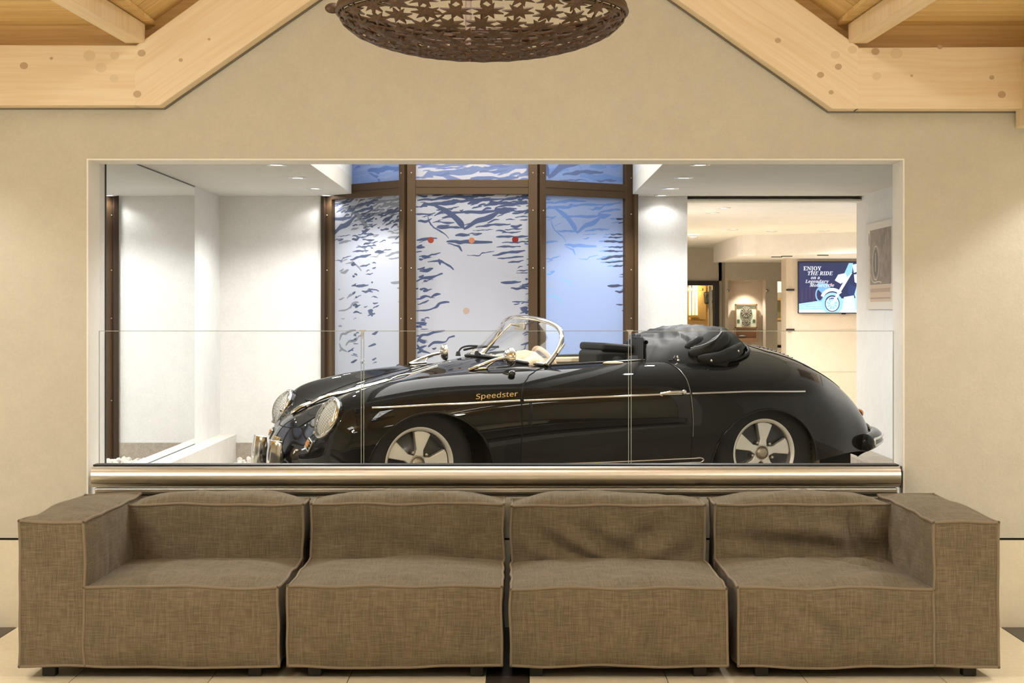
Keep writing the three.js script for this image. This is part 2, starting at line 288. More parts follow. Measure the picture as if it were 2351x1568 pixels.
// ------------------------------------------------------------------ pendant: pierced bronze bowl of stars
{
  const R = 0.518, D = 0.157, t = thing('pendant_lamp', 'large pierced brown metal bowl lamp patterned with stars, hanging before the gable', 'pendant lamp', [-0.123, 2.679, -6.3]);
  const P = (a, ph, off) => { const n = V(Math.sin(a) / R, -Math.cos(a) / D, 0).normalize(); const r = R * Math.sin(a) + n.x * off, y = -D * Math.cos(a) + n.y * off; return [r * Math.cos(ph), y, r * Math.sin(ph)]; };
  const arc = (a) => Math.hypot(R * Math.cos(a), D * Math.sin(a));
  const parts = [], rows = [[7, 4], [17, 10], [27, 16], [37, 20], [49, 24], [63, 27], [78, 29]], rr = rng(9);
  rows.forEach(([deg, n], k) => {
    const a0 = deg * Math.PI / 180, rad = R * Math.sin(a0), size = 2 * Math.PI * rad / n * 0.54, tall = Math.min(size, [.05, .05, .05, .055, .05, .042, .032][k]);
    for (let i = 0; i < n; i++) {
      const ph0 = (i + (k % 2) / 2 + (rr() - 0.5) * 0.1) / n * Math.PI * 2, spin = rr() * 0.5, top = [], bot = [];
      const q = (x, y, off) => P(Math.min(1.56, a0 + y / arc(a0)), ph0 + x / rad, off);
      for (let m = 0; m < 16; m++) { const an = m / 16 * Math.PI * 2 + spin, s = m % 2 ? 0.45 : 1; top.push(q(Math.cos(an) * size * s, Math.sin(an) * tall * s, 0.003)); bot.push(q(Math.cos(an) * size * s, Math.sin(an) * tall * s, -0.003)); }
      const c1 = q(0, 0, 0.006), c2 = q(0, 0, -0.003), pos = [];
      for (let m = 0; m < 16; m++) { const e = (m + 1) % 16; pos.push(...c1, ...top[e], ...top[m], ...c2, ...bot[m], ...bot[e], ...top[m], ...top[e], ...bot[m], ...top[e], ...bot[e], ...bot[m]); }
      const g = new THREE.BufferGeometry(); g.setAttribute('position', new THREE.Float32BufferAttribute(pos, 3)); g.computeVertexNormals(); parts.push(metreUV(g));
    }
  });
  // straps that hold the rows of stars
  for (const deg of [3, 12, 22]) { const a = deg * Math.PI / 180; parts.push(new THREE.TorusGeometry(R * Math.sin(a), 0.004, 5, 90).rotateX(Math.PI / 2).translate(0, -D * Math.cos(a), 0)); }
  for (let i = 0; i < 27; i++) { const ph = i / 27 * Math.PI * 2, pts = []; for (let k = 0; k <= 14; k++) pts.push(P((0.05 + 0.95 * k / 14) * Math.PI / 2, ph + 0.25 * Math.sin(k * 0.9 + i), 0)); if (i % 9 === 0) parts.push(tube(pts, 0.0042, 40, 5)); }
  const bowl = obj('shade', parts, M.shade, t);
  obj('rim', [new THREE.TorusGeometry(R, 0.012, 10, 120).rotateX(Math.PI / 2), new THREE.TorusGeometry(R - 0.004, 0.010, 10, 120).rotateX(Math.PI / 2).translate(0, 0.02, 0), new THREE.TorusGeometry(R - 0.012, 0.009, 10, 120).rotateX(Math.PI / 2).translate(0, -0.02, 0)], M.shade, t);
  obj('finial', lathe([[0, -D - 0.012], [0.02, -D - 0.008], [0.045, -D], [0.05, -D + 0.008]], 24), M.shade, t);
  obj('leaf_tab', new THREE.SphereGeometry(0.026, 14, 10).scale(1.1, 0.75, 0.5).translate(-R - 0.02, 0.014, 0.02), M.shade, t);
  for (const [x, y] of [[-0.45, -0.085], [0.33, -0.09]]) obj('rivet', new THREE.SphereGeometry(0.007, 10, 8).translate(x, y, 0.15), M.shade, t);
  obj('rod', rod([-0.05, -0.13, 0], [-0.05, 1.45, 0], 0.011), std({ color: rgb(0.42, 0.34, 0.30), roughness: 0.5 }), t);
  for (const s of [0, 1, 2]) { const a = s * 2.094 + 0.5; obj('chain', tube([[R * Math.cos(a), 0.01, R * Math.sin(a)], [R * 0.55 * Math.cos(a), 0.5, R * 0.55 * Math.sin(a)], [-0.05, 1.2, 0]], 0.005, 24, 6), M.shade, t); }
  for (const s of [0, 1, 2]) {
    const a = s * 2.094 + 1.3, b = obj('bulb', new THREE.SphereGeometry(0.035, 20, 14).translate(0.2 * Math.cos(a), 0.22, 0.2 * Math.sin(a)), phys({ color: rgb(0.85, 0.8, 0.7), roughness: 0.35 }), t);
    obj('socket', new THREE.CylinderGeometry(0.016, 0.016, 0.06, 14).translate(0.2 * Math.cos(a), 0.275, 0.2 * Math.sin(a)), M.bronzeDark, b);
  }
}

// ------------------------------------------------------------------ showcase: walls, soffits, kerbs, mirror, downlights
{
  const shell = (name, geo, mat, label, cat = 'wall') => struct(obj(name, geo, mat), label, cat);
  shell('floor_showcase', box(XL - 0.2, XNR + 0.2, 0.2, FLOORN, ZB - 0.2, ZWI), M.concrete, 'concrete bed under the gravel of the showcase', 'floor');
  shell('wall_showcase_left', box(XL - 0.2, XL, 0.2, 2.8, ZB - 0.2, ZWI), M.white, 'white side wall of the showcase by the nose of the car');
  shell('wall_showcase_right', box(XNR, XNR + 0.2, 0.2, 2.8, ZB - 0.2, ZWI), M.white, 'white side wall of the showcase with the poster, by the tail of the car');
  const back = shell('wall_showcase_back', box(XL, -1.386, 0.2, 3.4, ZB - 0.2, ZB), M.white, 'white back wall of the showcase on both sides of the bay window');
  obj('pier', box(0.851, 1.253, 0.2, 3.4, ZB - 0.2, ZB), M.white, back);
  obj('lintel', box(1.253, XNR, 2.408, 2.422, ZB - 0.2, ZB), M.soffit, back);
  obj('lintel_core', box(1.253, XNR, 2.41, 3.4, ZB - 0.2, ZB - 0.16), M.soffit, back);
  obj('sill', box(1.253, XNR, 0.2, 0.62, ZB - 0.2, ZB), M.concrete, back);
  obj('plaster_edge', box(XL, -1.386, 0.46, 0.64, ZB, ZB + 0.02), M.concrete, back);
  const soff = shell('ceiling_showcase', box(XL, -1.18, YC, YC + 0.12, ZB, ZWI), M.soffit, 'flat pale soffits of the showcase with a raised well between them', 'ceiling');
  obj('soffit', box(0.84, XNR, YC, YC + 0.12, ZB, ZWI), M.soffit, soff);
  obj('soffit_return', box(1.253, XNR, YC, YC + 0.12, ZB - 0.17, ZB), M.soffit, soff);
  obj('well_side', box(-1.30, -1.18, YC + 0.12, 3.4, ZB, ZWI), M.white, soff);
  obj('well_side', box(0.84, 0.96, YC + 0.12, 3.4, ZB, ZWI), M.white, soff);
  obj('well_top', box(-1.30, 0.96, 3.3, 3.42, ZB - 0.3, ZWI), M.white, soff);
  const k1 = shell('trim_9', metreUV(new RoundedBoxGeometry(0.12, 0.25, ZWI - ZB, 2, 0.006).translate(XL + 0.06, 0.58, (ZWI + ZB) / 2)), M.kerb, 'white painted kerb along the mirror at the foot of the side wall', 'kerb');
  shell('trim_10', metreUV(new RoundedBoxGeometry(0.22, 0.20, ZWI - ZB, 2, 0.012).translate(XNR - 0.11, 0.51, (ZWI + ZB) / 2)), M.concrete, 'rough concrete kerb along the poster wall', 'kerb');
  const mir = thing('wall_mirror', 'tall frameless mirror covering the side wall behind the nose of the car', 'mirror', [XL, 0.705, 0]);
  obj('mirror_glass', box(0.0, 0.006, 0, YC - 0.705, -11.72, -9.19), M.mirror, mir);
  obj('mirror_edge', [box(0, 0.0075, 0, YC - 0.705, -9.19, -9.182), box(0, 0.0075, YC - 0.713, YC - 0.706, -11.72, -9.19), box(0, 0.0075, 0, 0.006, -11.72, -9.19)], std({ color: rgb(0.04, 0.045, 0.045), roughness: 0.4 }), mir);
  ['nearest the bay window', 'second from the bay window', 'third from the bay window', 'farthest from the bay window'].forEach((which, k) => {
    const z = [-12.62, -11.92, -10.96, -10.0][k];
    downlight('downlight', `small round downlight in the pale soffit over the car nose, ${which}`, -1.375, YC - 0.001, z, NEUTRAL, k ? NICHE : NICHE * 0.06, 1.27, 'soffit downlights over the nose', 0.042, 0.25);
    downlight('downlight', `small round downlight in the pale soffit over the car tail, ${which}`, 1.055, YC - 0.001, z, NEUTRAL, k ? NICHE : NICHE * 0.06, 1.27, 'soffit downlights over the tail', 0.042, 0.25);
  });
  areaLamp('well_light', 'long light panel high in the raised well above the car', -0.17, 3.24, -10.6, 1.7, 2.4, NEUTRAL, WELL, 1.6);
  // gravel at the back of the bed
  const pebble = new THREE.IcosahedronGeometry(0.016, 1), r = rng(31), N = 5200, gravel = new THREE.InstancedMesh(pebble, std({ color: rgb(1, 1, 1), roughness: 0.9 }), N), m4 = new THREE.Matrix4(), q = new THREE.Quaternion(), e = new THREE.Euler(), c = new THREE.Color();
  for (let i = 0; i < N; i++) {
    const x = XL + 0.14 + r() * (XNR - XL - 0.38), z = ZB + 0.03 + Math.pow(r(), 1.4) * 0.95, s = 0.6 + r() * 0.9, h = 0.055 * Math.max(0, 1 - (z - ZB) / 0.7);
    e.set(r() * 6, r() * 6, r() * 6); q.setFromEuler(e); m4.compose(V(x, FLOORN + h * (0.6 + 0.5 * r()) + r() * 0.012, z), q, V(s * 1.25, s * 0.7, s)); gravel.setMatrixAt(i, m4);
    const k = 0.5 + r() * 0.42; c.setRGB(k, k * 0.94, k * 0.85); gravel.setColorAt(i, c);
  }
  gravel.name = 'gravel'; gravel.castShadow = gravel.receiveShadow = true; scene.add(gravel);
  Object.assign(tag(gravel, 'pale loose gravel covering the bed around the car', 'gravel').userData, { kind: 'stuff' });
  obj('gravel_bed', grid(40, 10, (a, b) => { const x = XL + 0.12 + a * (XNR - XL - 0.34), zz = b * 0.95; return [x, FLOORN + 0.002 + 0.05 * Math.max(0, 1 - zz / 0.7) + 0.006 * noise(x * 4, zz * 5), ZB + 0.02 + zz]; }), M.concrete, gravel);
}

// ------------------------------------------------------------------ rail and glass balustrade in the opening
{
  const t = thing('metal_rail', 'broad half-round champagne metal rail along the foot of the showcase opening', 'rail', [0, 0.70, ZW]);
  const prof = [[0, 0.012]]; for (let k = 0; k <= 20; k++) { const a = -Math.PI / 2 + k / 20 * Math.PI; prof.push([0.02 + 0.045 * Math.cos(a), 0.066 + 0.055 * Math.sin(a)]); } prof.push([-0.10, 0.121], [-0.10, 0.012]);
  const x0 = -2.141, x1 = 1.938;
  obj('half_round', metreUV(toCreasedNormals(railGeo(prof, x0, x1), 0.6)), M.rail, t);
  obj('flange', metreUV(new RoundedBoxGeometry(x1 - x0 - 0.02, 0.03, 0.05, 2, 0.008).translate((x0 + x1) / 2, -0.006, 0.005)), M.rail, t);
  obj('gasket', box(x0 + 0.004, x1 - 0.004, 0.121, 0.126, -0.06, 0.03), M.railDark, t);
  obj('end_cap', box(x1, x1 + 0.006, 0.01, 0.12, -0.1, 0.05), M.railDark, t);
  obj('upstand', box(x0, x1, -0.26, -0.02, -0.12, -0.02), M.trimGrey, t);
  const xs = [-2.126, -0.781, 0.578, 1.924], zt = ZW - 0.028;
  for (let k = 0; k < 3; k++) {
    const a = xs[k] + 0.005, b = xs[k + 1] - 0.005, h = 0.676, p = thing('glass_balustrade', ['clear frameless glass balustrade panel before the nose of the car', 'clear frameless glass balustrade panel before the car door and windscreen', 'clear frameless glass balustrade panel before the tail of the car'][k], 'glass panel', [(a + b) / 2, 0.826, zt]);
    const w = b - a;
    obj('pane', new THREE.PlaneGeometry(w - 0.006, h - 0.003).translate(0, h / 2, 0), M.clearGlass, p);
    obj('edge', [box(-w / 2, w / 2, h - 0.003, h, -0.005, 0.005), box(-w / 2, -w / 2 + 0.003, 0, h, -0.005, 0.005), box(w / 2 - 0.003, w / 2, 0, h, -0.005, 0.005)], M.glassEdge, p);
  }
  for (const x of [xs[1], xs[2]]) { const c = thing('glass_clip', x < 0 ? 'small wedge clip on top of the glass joint before the front wheel' : 'small wedge clip on top of the glass joint before the car door', 'clip', [x, 1.478, zt]); obj('wedge', extrude([[-0.018, 0.028], [-0.004, 0.012], [-0.002, 0], [0.002, 0], [0.004, 0.012], [0.018, 0.028]], 0.012).translate(0, 0, -0.006), M.lampRing, c); obj('pin', rod([0, -0.02, 0], [0, 0.002, 0], 0.002), M.lampRing, c); }
}
function railGeo(prof, x0, x1) {      // profile in (z, y), swept along x
  const pos = [], n = prof.length;
  for (let i = 0; i < n; i++) { const a = prof[i], b = prof[(i + 1) % n]; pos.push(x0, a[1], a[0], x1, a[1], a[0], x1, b[1], b[0], x0, a[1], a[0], x1, b[1], b[0], x0, b[1], b[0]); }
  const tri = THREE.ShapeUtils.triangulateShape(prof.map((p) => new THREE.Vector2(...p)), []);
  for (const [a, b, c] of tri) { pos.push(x0, prof[a][1], prof[a][0], x0, prof[b][1], prof[b][0], x0, prof[c][1], prof[c][0], x1, prof[a][1], prof[a][0], x1, prof[c][1], prof[c][0], x1, prof[b][1], prof[b][0]); }
  const g = new THREE.BufferGeometry(); g.setAttribute('position', new THREE.Float32BufferAttribute(pos, 3)); g.computeVertexNormals(); return g;
}

// ------------------------------------------------------------------ bay window with printed film
const STROKES = [   // [points, width]; the film's print on a pane, in units of the centre pane's print (x 680..1452, y 258..1600)
  [[680, 345, 760, 325, 900, 318, 1000, 302, 1290, 290], 24], [[690, 300, 820, 287, 960, 268, 1110, 276], 24], [[1130, 322, 1200, 320, 1300, 292, 1450, 268], 20], [[680, 392, 740, 395, 815, 385], 16], [[690, 268, 760, 266], 20],
  [[785, 318, 860, 358, 930, 408, 985, 458, 1000, 492], 40], [[860, 388, 1000, 380, 1200, 368, 1240, 350], 18], [[1005, 490, 1080, 452, 1150, 432, 1215, 392, 1275, 358], 42], [[1220, 360, 1280, 365, 1350, 360], 34], [[1230, 345, 1350, 325, 1450, 318], 20],
  [[760, 410, 775, 450, 800, 480, 870, 522, 905, 560], 11], [[720, 412, 800, 396], 7], [[790, 452, 870, 425], 6], [[1000, 480, 930, 488, 820, 480], 16],
  [[1340, 388, 1420, 380], 14], [[1360, 416, 1450, 405], 13], [[1090, 482, 1200, 462, 1330, 458], 18], [[1290, 497, 1410, 490], 11], [[1270, 520, 1400, 514], 10], [[1070, 505, 1210, 498], 7], [[1230, 548, 1340, 546, 1450, 545], 16], [[1270, 588, 1450, 580], 12], [[1232, 618, 1400, 612], 14], [[1205, 672, 1330, 660, 1430, 640], 20], [[1240, 694, 1420, 685], 12], [[1310, 720, 1420, 714], 14], [[1030, 674, 1110, 676, 1140, 660, 1220, 648], 8], [[1070, 535, 1135, 527], 12],
  [[890, 578, 1000, 584, 1205, 582], 24], [[895, 592, 960, 608, 1000, 645], 14], [[685, 572, 760, 562, 825, 555], 16], [[700, 684, 780, 676, 850, 655], 12], [[720, 700, 790, 686], 9], [[705, 784, 760, 775, 800, 765], 24], [[680, 650, 722, 648], 8],
  [[760, 716, 830, 716, 860, 720, 900, 742, 938, 776], 17], [[835, 700, 845, 740], 20], [[682, 852, 740, 830, 800, 822, 865, 800], 18], [[680, 905, 698, 904], 12], [[680, 975, 748, 960], 12], [[690, 1012, 770, 985], 14], [[775, 966, 815, 945, 850, 940], 15], [[680, 1056, 800, 1042, 850, 1002, 910, 994], 17], [[680, 1138, 755, 1142], 20], [[680, 1166, 722, 1166], 12],
  [[690, 1270, 720, 1225, 790, 1208, 880, 1194], 18], [[690, 1250, 748, 1272], 26], [[762, 1300, 800, 1272, 880, 1265, 905, 1238, 948, 1234], 22], [[685, 1290, 720, 1330, 780, 1350], 18], [[690, 1375, 800, 1368], 18], [[690, 1345, 730, 1320], 22],
  [[1370, 782, 1450, 776], 9], [[1368, 797, 1450, 794], 8], [[1262, 858, 1340, 858, 1402, 854], 16], [[1330, 902, 1450, 906], 14], [[1390, 886, 1450, 884], 8], [[1340, 996, 1450, 990], 10], [[1392, 1036, 1450, 1032], 18], [[1430, 1072, 1450, 1062], 14], [[1430, 840, 1450, 836], 14], [[1350, 1340, 1420, 1320, 1440, 1280], 10], [[1180, 1330, 1250, 1300], 12],
];
{ // smaller flecks between the branches and along the edges of the print
  const r = rng(63);
  for (let k = 0; k < 120; k++) {
    const top = k < 62, x = top ? 690 + r() * 750 : (r() < 0.5 ? 680 + r() * r() * 130 : 1450 - r() * r() * 120), y = top ? 262 + r() * r() * 330 : 560 + r() * 900, L = 24 + r() * (top ? 120 : 60), a = (r() - 0.5) * 0.5 - 0.12;
    STROKES.push([[x, y, x + L * 0.5, y + L * 0.5 * a + (r() - 0.5) * 12, x + L, y + L * a], 6 + r() * (top ? 14 : 10)]);
  }
}
function filmCanvas(w, h, film, ink, draws) {
  const c = document.createElement('canvas'); c.width = w; c.height = h;
  const x = c.getContext('2d'); x.fillStyle = film; x.fillRect(0, 0, w, h);
  for (const [color, ox, oy, sx, sy, pick] of draws) {
    x.fillStyle = color;
    for (let k = 0; k < STROKES.length; k++) {
      if (pick && !pick(k)) continue;
      const [p, lw] = STROKES[k], pts = []; for (let i = 0; i < p.length; i += 2) pts.push(V((p[i] + ox) * sx, (p[i + 1] + oy) * sy, 0));
      const cu = new THREE.CatmullRomCurve3(pts, false, 'centripetal'), L = cu.getLength(), n = Math.max(8, Math.ceil(L / 1.5)), r0 = lw * 0.62 * Math.min(sx, sy), up = [], dn = [];
      for (let i = 0; i <= n; i++) {      // a wavering brush mark that swells and tapers
        const f = i / n, q = cu.getPoint(f), tn = cu.getTangent(f), e = Math.pow(Math.sin(Math.PI * (0.06 + 0.88 * f)), 0.6), d = f * L / Math.max(8, r0 * 5);
        const ra = r0 * e * (0.75 + 0.85 * noise(d + k * 3.1, k * 1.7, 0.3)), rb = r0 * e * (0.75 + 0.85 * noise(d + k * 5.3, k * 2.9, 4.3)), wv = r0 * 0.7 * noise(d * 0.8, k * 4.1, 9.1);
        up.push([q.x + tn.y * (ra + wv), q.y - tn.x * (ra + wv)]); dn.push([q.x - tn.y * (rb - wv), q.y + tn.x * (rb - wv)]);
      }
      x.beginPath(); x.moveTo(...up[0]); for (const q of up) x.lineTo(...q); for (const q of dn.reverse()) x.lineTo(...q); x.closePath(); x.fill();
    }
  }
  return [c, x];
}
function canvasTex(c) { const t = new THREE.CanvasTexture(c); t.colorSpace = THREE.SRGBColorSpace; return t; }
{
  const win = new THREE.Group(); win.name = 'window_1'; scene.add(win); struct(win, 'bronze framed bay window with frosted film printed with branches and birds', 'window');
  const A = [-1.386, ZB], B = [-0.756, -12.1], C = [0.148, -12.1], D = [0.848, -12.6], Y0 = 0.5, Y1 = 3.35, T0 = 2.411, T1 = 2.513;
  const filmMat = (c) => phys({ map: canvasTex(c), roughness: 0.75, transmission: 0.36, thickness: 0, ior: 1.45 });
  const film = '#d3d4da', ink = '#525f84';
  const seg = [[A, B, 0.10, 0.05, -1], [B, C, 0.06, 0.063, 0], [C, D, 0.05, 0.10, 1]];
  seg.forEach(([P, Q, e0, e1, side]) => {
    const dx = Q[0] - P[0], dz = Q[1] - P[1], L = Math.hypot(dx, dz), ang = -Math.atan2(dz, dx);
    const put = (g) => g.rotateY(ang).translate(P[0], 0, P[1]);
    const bar = (a, b, y0, y1, d = 0.07, off = 0) => put(metreUV(new RoundedBoxGeometry(b - a, y1 - y0, d, 1, 0.003).translate((a + b) / 2, (y0 + y1) / 2, off)));
    obj('mullion', bar(0, e0, Y0, Y1), M.bronze, win); obj('mullion', bar(L - e1, L, Y0, Y1), M.bronze, win);
    if (side < 0) obj('jamb', bar(0, 0.045, Y0, YC, 0.09, 0.012), M.bronzeDark, win);
    if (side > 0) obj('jamb', bar(L - 0.03, L, Y0, YC, 0.09, 0.012), M.bronze, win);
    const tr = obj('transom', bar(e0, L - e1, T0, T1), M.bronze, win);
    obj('bead', [bar(e0, L - e1, T0 + 0.048, T0 + 0.052, 0.074, 0.002)], M.bronzeDark, tr);
    obj('transom', bar(e0, L - e1, Y0, Y0 + 0.08), M.bronze, win);
    for (const x of [e0 * 0.5, L - e1 * 0.5]) for (const y of [0.95, 1.55, 1.9, 2.3, 2.56]) obj('screw', put(new THREE.SphereGeometry(0.005, 8, 6).translate(x, y, 0.036)), M.screw, win);
    const pw = L - e0 - e1, ph = T0 - Y0 - 0.08;
    // print
    const cw = 640, ch = Math.round(640 * ph / pw), sx = cw / 772, sy = sx * (pw / 0.781) ;
    const S = cw / (pw / 0.781 * 772);
    let cv;
    if (side === 0) { const [c, x] = filmCanvas(cw, ch, film, ink, [[ink, -680, -258, S, S]]); for (const [px, py, col, r] of [[782, 570, '#b5462c', 21], [1063, 572, '#d98d68', 20], [1362, 566, '#8f2320', 22], [1025, 1056, '#d2b9a4', 23]]) { x.fillStyle = col; x.beginPath(); x.arc((px - 680) * S, (py - 258) * S, r * S, 0, 7); x.fill(); } cv = c; }
    else if (side < 0) cv = filmCanvas(cw, ch, '#c6cad4', ink, [['#8b8f97', -640, -258, S, S, (k) => k % 3 !== 1 && k < 140], ['#55617f', -1040, -240, S * 1.05, S, (k) => k % 4 !== 0], ['#4b5670', -500, -150, S, S, (k) => k > 50]])[0];
    else cv = filmCanvas(cw, ch, '#b4c8ec', ink, [['#84abe8', -690, -240, S * 0.9, S, (k) => k < 34], ['#9fd0f0', -760, -20, S, S, (k) => k > 28 && k < 36], ['#4a5470', -700, -240, S, S, (k) => [14, 15, 17, 18, 20, 21, 22, 23, 24, 25, 51, 52, 53, 54, 55, 56, 57, 58, 59, 60].includes(k)]])[0];
    obj('pane', put(new THREE.BoxGeometry(pw, ph, 0.006).translate(e0 + pw / 2, Y0 + 0.08 + ph / 2, 0)), filmMat(cv), win);
    const uh = Y1 - T1 - 0.04, cu = filmCanvas(512, 512, side ? '#a9c4ef' : '#e2e0e4', ink, [[side < 0 ? '#7d9fd8' : side > 0 ? '#90b6ee' : '#8c9cc4', -680, -258 + (side ? 120 : 420), S * 1.2, S * 1.2], [side < 0 ? '#b9cdf0' : '#7d8fbe', -980, -40, S * 1.2, S * 1.2, (k) => k < 34]])[0];
    const ua = side < 0 ? 0.2 : e0;
    obj('pane', put(new THREE.BoxGeometry(pw - (ua - e0), uh, 0.006).translate(ua + (pw - (ua - e0)) / 2, T1 + uh / 2, 0)), filmMat(cu), win);
    if (side < 0) obj('mullion', bar(0.18, 0.23, T1, Y1), M.bronze, win);
    obj('transom', bar(0, L, Y1 - 0.05, Y1), M.bronze, win);
  });
  // outside the window: rendered wall of the neighbouring wing and a yard
  const out = obj('wall_outside', box(-2.6, -2.4, 0, 3.6, ZB - 6, ZB - 0.2), M.beige); struct(out, 'pale wall of the neighbouring wing outside the bay window', 'wall');
  struct(obj('floor_outside', box(-4, 1.15, 0.0, 0.2, ZB - 8, ZB - 0.2), M.concrete), 'grey paved yard outside the bay window', 'ground');
}

// ------------------------------------------------------------------ room beyond the showcase
{
  const shell = (name, geo, mat, label, cat = 'wall') => struct(obj(name, geo, mat), label, cat);
  shell('floor_beyond', box(1.0, 6.2, -0.2, 0, -29, ZB - 0.2), M.tiles[2], 'cream floor of the room beyond the showcase', 'floor');
  shell('ceiling_beyond', box(1.0, 6.2, 2.47, 2.6, -29, ZB - 0.2), M.cream, 'pale ceiling of the room beyond the showcase', 'ceiling');
  const near = obj('ceiling_step', extrude([[1.2, 12.95], [6, 12.95], [6, 16.1], [3.2, 16.6], [1.2, 18.4]], 0.03).rotateX(-Math.PI / 2).translate(0, 2.44, 0), M.cream); struct(near, 'lowered white ceiling field of the room beyond the showcase', 'ceiling');
  shell('wall_beyond_left', box(1.0, 1.2, 0, 2.6, -29, ZB - 0.2), M.cream, 'cream side wall of the room beyond, next to the bay window');
  shell('wall_beyond_right', box(6.0, 6.2, 0, 2.6, -29, ZB - 0.2), M.cream, 'cream side wall of the room beyond, behind the screen');
  // far wall with doorway, display recess and slot
  const far = shell('wall_beyond_end', box(2.79, 2.832, 0, 2.47, -24.2, -24), M.beige, 'beige end wall of the room beyond with a doorway, a display recess and a slot');
  obj('wall_field', box(1.2, 2.832, 2.02, 2.47, -24.2, -24), M.beige, far);
  obj('wall_field', box(1.2, 1.9, 0, 2.02, -24.2, -24), M.beige, far);
  const P = [[2.832, 2.873, 0, 2.47], [2.873, 3.381, 2.025, 2.47], [2.873, 3.381, 0, 0.95], [3.381, 3.54, 0, 2.47], [3.54, 3.67, 2.013, 2.47], [3.54, 3.67, 0, 0.6], [3.67, 6, 0, 2.47]];
  for (const [a, b, c, d] of P) obj('wall_field', box(a, b, c, d, -24, -23.6), M.beige, far);
  obj('recess_back', box(2.873, 3.381, 0.95, 2.025, -24.2, -23.95), M.beige, far);
  shell('wall_beyond_last', box(1.0, 6.2, 0, 2.6, -29.2, -29), M.planks[1], 'warm wooden wall of the room behind the doorway');
  const door = obj('door_1', [box(2.73, 2.79, 0, 2.02, -24.22, -23.96), box(1.9, 2.73, 1.96, 2.02, -24.22, -23.96), box(1.9, 1.95, 0, 1.96, -24.22, -23.96)], std({ color: rgb(0.012, 0.01, 0.008), roughness: 0.5 })); struct(door, 'black framed doorway in the end wall of the room beyond', 'door');
  obj('door_edge', box(2.69, 2.72, 0, 1.955, -24.35, -24.2), M.jamb, door);
  M.screenWall = std({ map: plasterMap([0.87, 0.81, 0.735], 0.03), roughness: 0.85 });
  // screen wall and bulkhead
  const sw = obj('wall_screen', extrude([[3.271, 21.5], [3.271, 21.1], [3.33, 21.0], [6, 21.0], [6, 21.5]].map(([x, z]) => [x, z]), 2.4).rotateX(-Math.PI / 2).translate(0, 0, 0), M.screenWall); struct(sw, 'cream wall carrying the television in the room beyond', 'wall');
  for (const y of [1.38, 0.876]) obj('panel_seam', box(3.35, 6, y - 0.004, y + 0.004, -21.001, -20.995), M.beige, sw);
  for (const y of [1.861, 1.381]) obj('slot', box(3.262, 3.352, y - 0.011, y + 0.011, -21.06, -20.985), M.railDark, sw);
  const bh = [[2.56, 22.6], [2.56, 20.2], [2.60, 19.95], [2.72, 19.8], [3.2, 19.5], [3.9, 19.0], [6, 18.6], [6, 22.6]];
  const bulk = obj('trim_11', extrude(bh, 0.235).rotateX(-Math.PI / 2).translate(0, 2.236, 0), M.cream); struct(bulk, 'curved white bulkhead over the television wall', 'bulkhead');
  for (const [x, z] of [[3.02, -20.2], [3.1, -19.95], [3.45, -19.6]]) obj('vent_slot', box(x - 0.06, x + 0.06, 2.228, 2.237, z - 0.03, z + 0.03), M.groove, bulk);
  for (const [x, z, y, which] of [[1.68, -14.1, 2.44, 'in the lowered ceiling just beyond the showcase opening'], [1.67, -14.8, 2.44, 'in the lowered ceiling, second beyond the showcase opening'], [2.30, -18.5, 2.47, 'first before the rounded end of the bulkhead'], [2.77, -18.9, 2.47, 'second along the front of the bulkhead'], [3.32, -18.75, 2.47, 'above the television, third along the bulkhead'], [2.0, -19.7, 2.44, 'standing proud of the ceiling above the doorway']])
    downlight('downlight', 'small round downlight of the room beyond, ' + which, x, y - 0.001, z, [1, 0.97, 0.93], z < -18.4 && x < 2.4 ? FAR * 2.4 : FAR, 1.35, 'ceiling downlights of the room beyond', 0.042, 0.3);
  areaLamp('ceiling_panel', 'light panel in the ceiling of the room beyond, out of sight above the opening', 4.0, 2.43, -14.2, 1.2, 1.2, [1, 0.97, 0.93], FAR * 1.1, 4);
  areaLamp('ceiling_panel', 'light panel in the ceiling before the television wall', 5.0, 2.46, -18.0, 0.9, 0.9, [1, 0.97, 0.93], FAR * 0.5, 4);
  // television
  const tv = thing('television', 'flat television showing a motorcycle advertisement on the cream wall', 'television', [3.94, 1.889, -20.995]);
  obj('casing', rbox(1.10, 0.625, 0.05, 0.006).translate(0, 0, 0.025), std({ color: rgb(0.01, 0.01, 0.014), roughness: 0.3 }), tv);
  const c = document.createElement('canvas'); c.width = 1080; c.height = 608; const x = c.getContext('2d');
  x.fillStyle = '#2b2f55'; x.fillRect(0, 0, 1080, 608); x.fillStyle = '#33305a'; x.fillRect(0, 200, 380, 280); x.fillStyle = '#4a3a58'; for (let k = 0; k < 8; k++) x.fillRect(30 + k * 46, 330 - (k % 3) * 20, 18, 150);
  x.fillStyle = '#b8e2f8'; x.beginPath(); x.moveTo(0, 500); x.lineTo(420, 440); x.lineTo(1080, 420); x.lineTo(1080, 608); x.lineTo(0, 608); x.fill();
  x.fillStyle = '#eef9ff'; x.fillRect(0, 575, 1080, 33); for (let k = 0; k < 9; k++) { x.fillStyle = k % 2 ? '#d8f0fc' : '#9fd0f2'; x.fillRect(20 + k * 34, 510 + (k * 37) % 50, 120, 5); }
  const ring = (cx, cy, rx, ry, w, col) => { x.strokeStyle = col; x.lineWidth = w; x.beginPath(); x.ellipse(cx, cy, rx, ry, 0, 0, 7); x.stroke(); };
  const poly = (col, ...p) => { x.fillStyle = col; x.beginPath(); x.moveTo(p[0], p[1]); for (let i = 2; i < p.length; i += 2) x.lineTo(p[i], p[i + 1]); x.fill(); };
  ring(250, 390, 46, 78, 16, '#8ec6ea'); ring(250, 390, 30, 58, 6, '#2b3a66'); poly('#7fb6e4', 225, 240, 350, 260, 390, 330, 300, 400, 230, 330);
